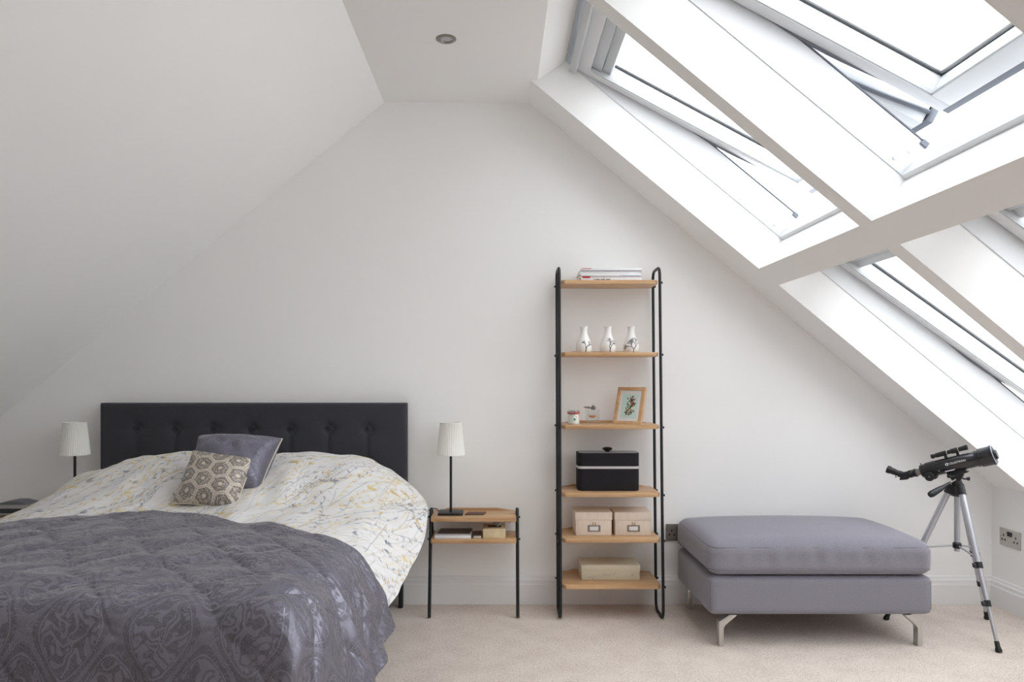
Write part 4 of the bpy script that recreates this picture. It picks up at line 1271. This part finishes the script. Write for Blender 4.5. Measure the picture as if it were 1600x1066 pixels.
# ------------------------------------------------------------------ telescope on tripod
cxT, cyT = 2.105, -.394
tri = thing('tripod', 'silver photo tripod standing behind the right side of the ottoman', 'tripod', (cxT, cyT, 0))
hub = Vector((cxT, cyT, .627))
feet = [Vector((2.105, -.676, 0)), Vector((2.34, -.25, 0)), Vector((1.851, -.255, 0))]
for ft in feet:
    out = (Vector((ft.x, ft.y, 0)) - Vector((cxT, cyT, 0))).normalized()
    top = hub + out * .032 + Vector((0, 0, .01))
    dirv = (ft - top); L_ = dirv.length; u = dirv.normalized()
    a = top; b = top + u * (L_ * .475); c_ = top + u * (L_ * .71); e = top + u * (L_ * .965)
    lg_b = B(); tube(lg_b, [a, b], .0135, 14); lg = obj('leg', lg_b, 'alu', tri, smooth=60)
    bm = B(); tube(bm, [b, c_], .0105, 14); obj('middle_section', bm, 'alu', lg, smooth=60)
    bm = B(); tube(bm, [c_, e], .0078, 14); obj('lower_section', bm, 'alu', lg, smooth=60)
    for p, r in ((b, .0155), (c_, .0125)):
        bm = B(); tube(bm, [p - u * .012, p + u * .014], r, 14)
        side = u.cross(out).normalized()
        box(bm, (-.010, -.006, -.012), (.026, .006, .008), bev=.003, mtx=Matrix.Translation(p) @ Matrix((side, out, -u)).transposed().to_4x4())
        obj('leg_lock', bm, 'blackplastic', lg, smooth=40)
    bm = B(); lathe(bm, [(0, 0), (.001, .012), (.010, .014), (.022, .010), (.045, .0095)], ft, -u, 16); obj('rubber_foot', bm, 'blackplastic', lg)
    bm = B(); tube(bm, [top - u * .028, top + u * .014], .0175, 14); obj('leg_hinge', bm, 'blackplastic', lg, smooth=60)
    # brace
    cb = Vector((cxT, cyT, .385)); lp = top + u * (L_ * .43)
    bm = B(); tube(bm, [cb + out * .012, lp], .0045, 8); obj('brace', bm, 'alu', tri, smooth=60)
bm = B(); lathe(bm, [(.372, .0), (.372, .012), (.376, .018), (.395, .018), (.402, .013), (.402, 0)], (cxT, cyT, 0), (0, 0, 1), 20); obj('brace_hub', bm, 'blackplastic', tri)
bm = B(); tube(bm, [(cxT, cyT, .36), (cxT, cyT, .66)], .0125, 16); obj('centre_column', bm, 'alu', tri, smooth=60)
bm = B(); lathe(bm, [(.612, .022), (.622, .034), (.644, .034), (.656, .028), (.658, 0)], (cxT, cyT, 0), (0, 0, 1), 24); obj('spider', bm, 'blackplastic', tri)
bm = B(); lathe(bm, [(.6585, .020), (.670, .022), (.684, .019), (.690, 0)], (cxT, cyT, 0), (0, 0, 1), 24); obj('pan_base', bm, 'blackplastic', tri)
# pan head body
phi = math.radians(42); tau = math.radians(19)
U = Vector((math.cos(phi) * math.cos(tau), -math.sin(phi) * math.cos(tau), math.sin(tau)))
P0 = Vector((cxT - .004, cyT, .762)) + Vector((0, 0, .0))
side = Vector((0, 0, 1)).cross(U).normalized(); upv = U.cross(side).normalized()
FR = Matrix((U, side, upv)).transposed().to_4x4()
TM = Matrix.Translation(P0) @ FR
bm = B()
prism(bm, [(-.016, .688), (.012, .688), (.024, .712), (.030, .734), (-.034, .721), (-.030, .708)], -.016, .016)
for v in bm.verts:
    q = Matrix.Rotation(-phi, 3, 'Z') @ Vector((v.co.x, v.co.y, 0)); v.co = Vector((cxT + q.x, cyT + q.y, v.co.z - .006))
obj('pan_head', bm, 'blackplastic', tri, smooth=40)
bm = B(); box(bm, (-.040, -.020, -.050), (.034, .020, -.041), bev=.002, mtx=TM); obj('mounting_plate', bm, 'blackplastic', tri)
for k_, (dx, dz) in enumerate(((.036, .694), (-.038, .706))):
    bm = B(); q = Vector((cxT + dx, cyT - .012, dz)); tube(bm, [q - Vector((dx * .5, 0, 0)), q + Vector((.002 if dx > 0 else -.002, 0, -.002))], .004, 8)
    lathe(bm, [(0, .006), (.006, .009), (.012, .008), (.013, 0)], q, (1 if dx > 0 else -1, -.2, -.1), 12); obj('lock_knob', bm, 'blackplastic', tri)
h0 = Vector((cxT - .014, cyT - .012, .690)); h1 = Vector((1.958, -.43, .622))
hh = h1 - h0
bm = B(); tube(bm, [h0, h0 + hh * .25], .0035, 10); ha = obj('pan_handle', bm, 'chrome', tri, smooth=60)
bm = B(); tube(bm, [h0 + hh * t_ for t_ in (.2, .28, .45, .6, .92, 1.0)], .01, 14, radii=[.005, .007, .0085, .0125, .0155, .012]); obj('handle_grip', bm, 'blackplastic', ha, smooth=60)

tel = thing('telescope', 'short black refractor telescope on the silver tripod, pointing up and right', 'telescope', tuple(P0 - upv * .04))
def tl(prof, name, m, parent, off=(0, 0, 0), seg=40, ax=None, sm=35):
    bm = B(); lathe(bm, prof, P0 + FR.to_3x3() @ Vector(off), ax or U, seg); return obj(name, bm, m, parent, smooth=sm)
R_ = .0345
tl([(-.090, R_), (-.089, R_ + .0006), (.088, R_ + .0006), (.089, R_)], 'tube', 'blackgloss', tel)
shd = tl([(.082, .036), (.084, .0385), (.090, .0385), (.091, .037), (.095, .037), (.097, .0415), (.100, .0425), (.142, .0425), (.143, .044), (.150, .0445), (.151, .043)], 'dew_shield', 'blackgloss', tel)
tl([(.1512, .0445), (.153, .0440), (.1545, .040), (.155, 0)], 'lens_cap', 'blackplastic', tel)
bm = B(); lathe(bm, [(.1535, .0435), (.155, .042), (.1552, .0395), (.1545, .039)], P0, U, 40, cap=False); obj('cap_rim', bm, 'lens', tel)
tl([(.155, .022), (.160, .022), (.166, .019), (.167, 0)], 'cap_knob', 'blackplastic', tel, (0, 0, 0))
tl([(-.150, .026), (-.148, .029), (-.128, .030), (-.124, .0335), (-.0905, .0350), (-.0900, .0352), (-.086, .0358), (-.084, .0350)], 'rear_cell', 'blackplastic', tel)
# focuser knobs
for s in (-1, 1):
    bm = B(); c0 = P0 + U * -.116 + upv * -.030 + side * (s * .020)
    lathe(bm, [(0, .008), (.010, .008), (.0105, .020), (.020, .0205), (.022, .018), (.0225, 0)], c0, side * s, 28); kn = obj('focus_knob', bm, 'blackplastic', tel)
    bm = B(); lathe(bm, [(0, .0035), (.001, .0035), (.0015, 0)], c0 + side * (s * .0224), side * s, 12); obj('screw', bm, 'chrome', kn)
bm = B(); box(bm, (-.142, -.018, -.046), (-.092, .018, -.02), bev=.008, mtx=TM); obj('focuser_housing', bm, 'blackplastic', tel)
tl([(-.178, .0155), (-.149, .0155)], 'draw_tube', 'chrome', tel)
tl([(-.205, .015), (-.204, .018), (-.192, .018), (-.190, .0165), (-.180, .0175), (-.176, .0195), (-.170, .0195)], 'diagonal_collar', 'blackplastic', tel)
# prism housing: triangular body, then the eyepiece tilted up
pd = P0 + U * -.205
bm = B(); prism(bm, [(0, .014), (0, -.014), (-.012, -.022), (-.046, -.016), (-.030, .010), (-.012, .016)], -.014, .014, 'Y', bev=.002)
bm.transform(Matrix.Translation(pd) @ FR); obj('prism_housing', bm, 'blackplastic', tel)
ed = (-U * .80 + upv * .62).normalized()
e0 = pd - U * .020 - upv * .002
bm = B(); lathe(bm, [(0, .0145), (.010, .0155), (.026, .0155), (.027, .0135), (.040, .0135), (.041, .0150), (.060, .0155), (.068, .0185), (.080, .0180), (.081, .012), (.078, .010), (.078, 0)], e0, ed, 28); ep = obj('eyepiece', bm, 'blackplastic', tel)
bm = B(); q = e0 + ed * .048 ; dn = -upv; tube(bm, [q + dn * .012, q + dn * .024], .0022, 8); lathe(bm, [(0, .004), (.004, .004)], q + dn * .024, dn, 10); obj('thumb_screw', bm, 'chrome', ep)
# finder scope
fo = R_ + .023
bm = B(); lathe(bm, [(-.088, .0085), (-.087, .0100), (-.074, .0100), (-.073, .0075), (-.068, .0075), (-.067, .0105), (-.020, .0112), (-.018, .0090), (-.004, .0090), (-.002, .0115), (.028, .0118), (.030, .0100), (.052, .0110), (.066, .0125), (.067, .0105), (.064, .009), (.064, 0)], P0 + upv * fo, (U + upv * .03), 24)
fs = obj('finder_scope', bm, 'blackplastic', tel)
for s in (-.030, .020):
    bm = B(); box(bm, (s - .006, -.006, R_ - .002), (s + .006, .006, fo - .006), bev=.002, mtx=TM); obj('finder_bracket', bm, 'blackplastic', fs)
for s in (-.019, .029):
    bm = B(); lathe(bm, [(s - .0008, .0125), (s + .0008, .0125)], P0 + upv * fo, U, 20); obj('finder_ring', bm, 'silver', fs)
bm = B(); q = P0 + U * -.140 + upv * .028; tube(bm, [q, q + upv * .010], .0035, 10); obj('lock_screw', bm, 'chrome', tel)
bm = B(); q = P0 + U * -.070 - side * .0340 - upv * .014; lathe(bm, [(0, .0035), (.0015, .0035), (.002, 0)], q, -side, 12); obj('tube_screw', bm, 'chrome', tel)
bm = B(); box(bm, (-.048, -.0375, -.026), (-.008, -.030, -.021), bev=.001, mtx=TM); obj('name_strip', bm, 'silver', tel)
bm = B(); box(bm, (-.050, -.014, -.0412), (.028, .014, -.030), bev=.002, mtx=TM); obj('dovetail', bm, 'blackplastic', tel)
# lettering wrapped round the tube
def wrap_text(body, size, s0, ang0, spacing=1.0):
    cu_ = bpy.data.curves.new('lettering', 'FONT'); cu_.body = body; cu_.size = size; cu_.extrude = .0002; cu_.space_character = spacing
    to = bpy.data.objects.new('lettering', cu_); C.objects.link(to)
    dg = bpy.context.evaluated_depsgraph_get()
    me = bpy.data.meshes.new_from_object(to.evaluated_get(dg)); bpy.data.objects.remove(to)
    rr_ = R_ + .0010
    for v in me.vertices:
        x, y, z = v.co; th = ang0 + y / rr_
        r = rr_ + z + .0002
        v.co = P0 + U * (s0 + x * 1.0) + (-side) * (r * math.cos(th)) + upv * (r * math.sin(th))
    return me
lt = wrap_text('CELESTRON', .0125, -.022, .06, 1.02)
bm = B(); bm.from_mesh(lt); xs_ = None
obj('lettering', bm, 'letter', tel, smooth=0)
# round emblem beside the word
bm = B()
def arc_patch(pts):
    vs = [bm.verts.new(P0 + U * s + (-side) * ((R_ + .0012) * math.cos(th)) + upv * ((R_ + .0012) * math.sin(th))) for s, th in pts]
    bm.faces.new(vs)
n = 20; c0s, c0t, rr_ = -.031, .19, .0065
for k_ in range(n):
    a0, a1 = 2 * PI * k_ / n, 2 * PI * (k_ + 1) / n
    if 5 <= k_ <= 6: continue
    ri = .0025 if k_ < 10 else .0042
    arc_patch([(c0s + ri * math.cos(a0), c0t + ri * math.sin(a0) / R_), (c0s + rr_ * math.cos(a0), c0t + rr_ * math.sin(a0) / R_), (c0s + rr_ * math.cos(a1), c0t + rr_ * math.sin(a1) / R_), (c0s + ri * math.cos(a1), c0t + ri * math.sin(a1) / R_)])
obj('emblem', bm, 'letter', tel, smooth=0)
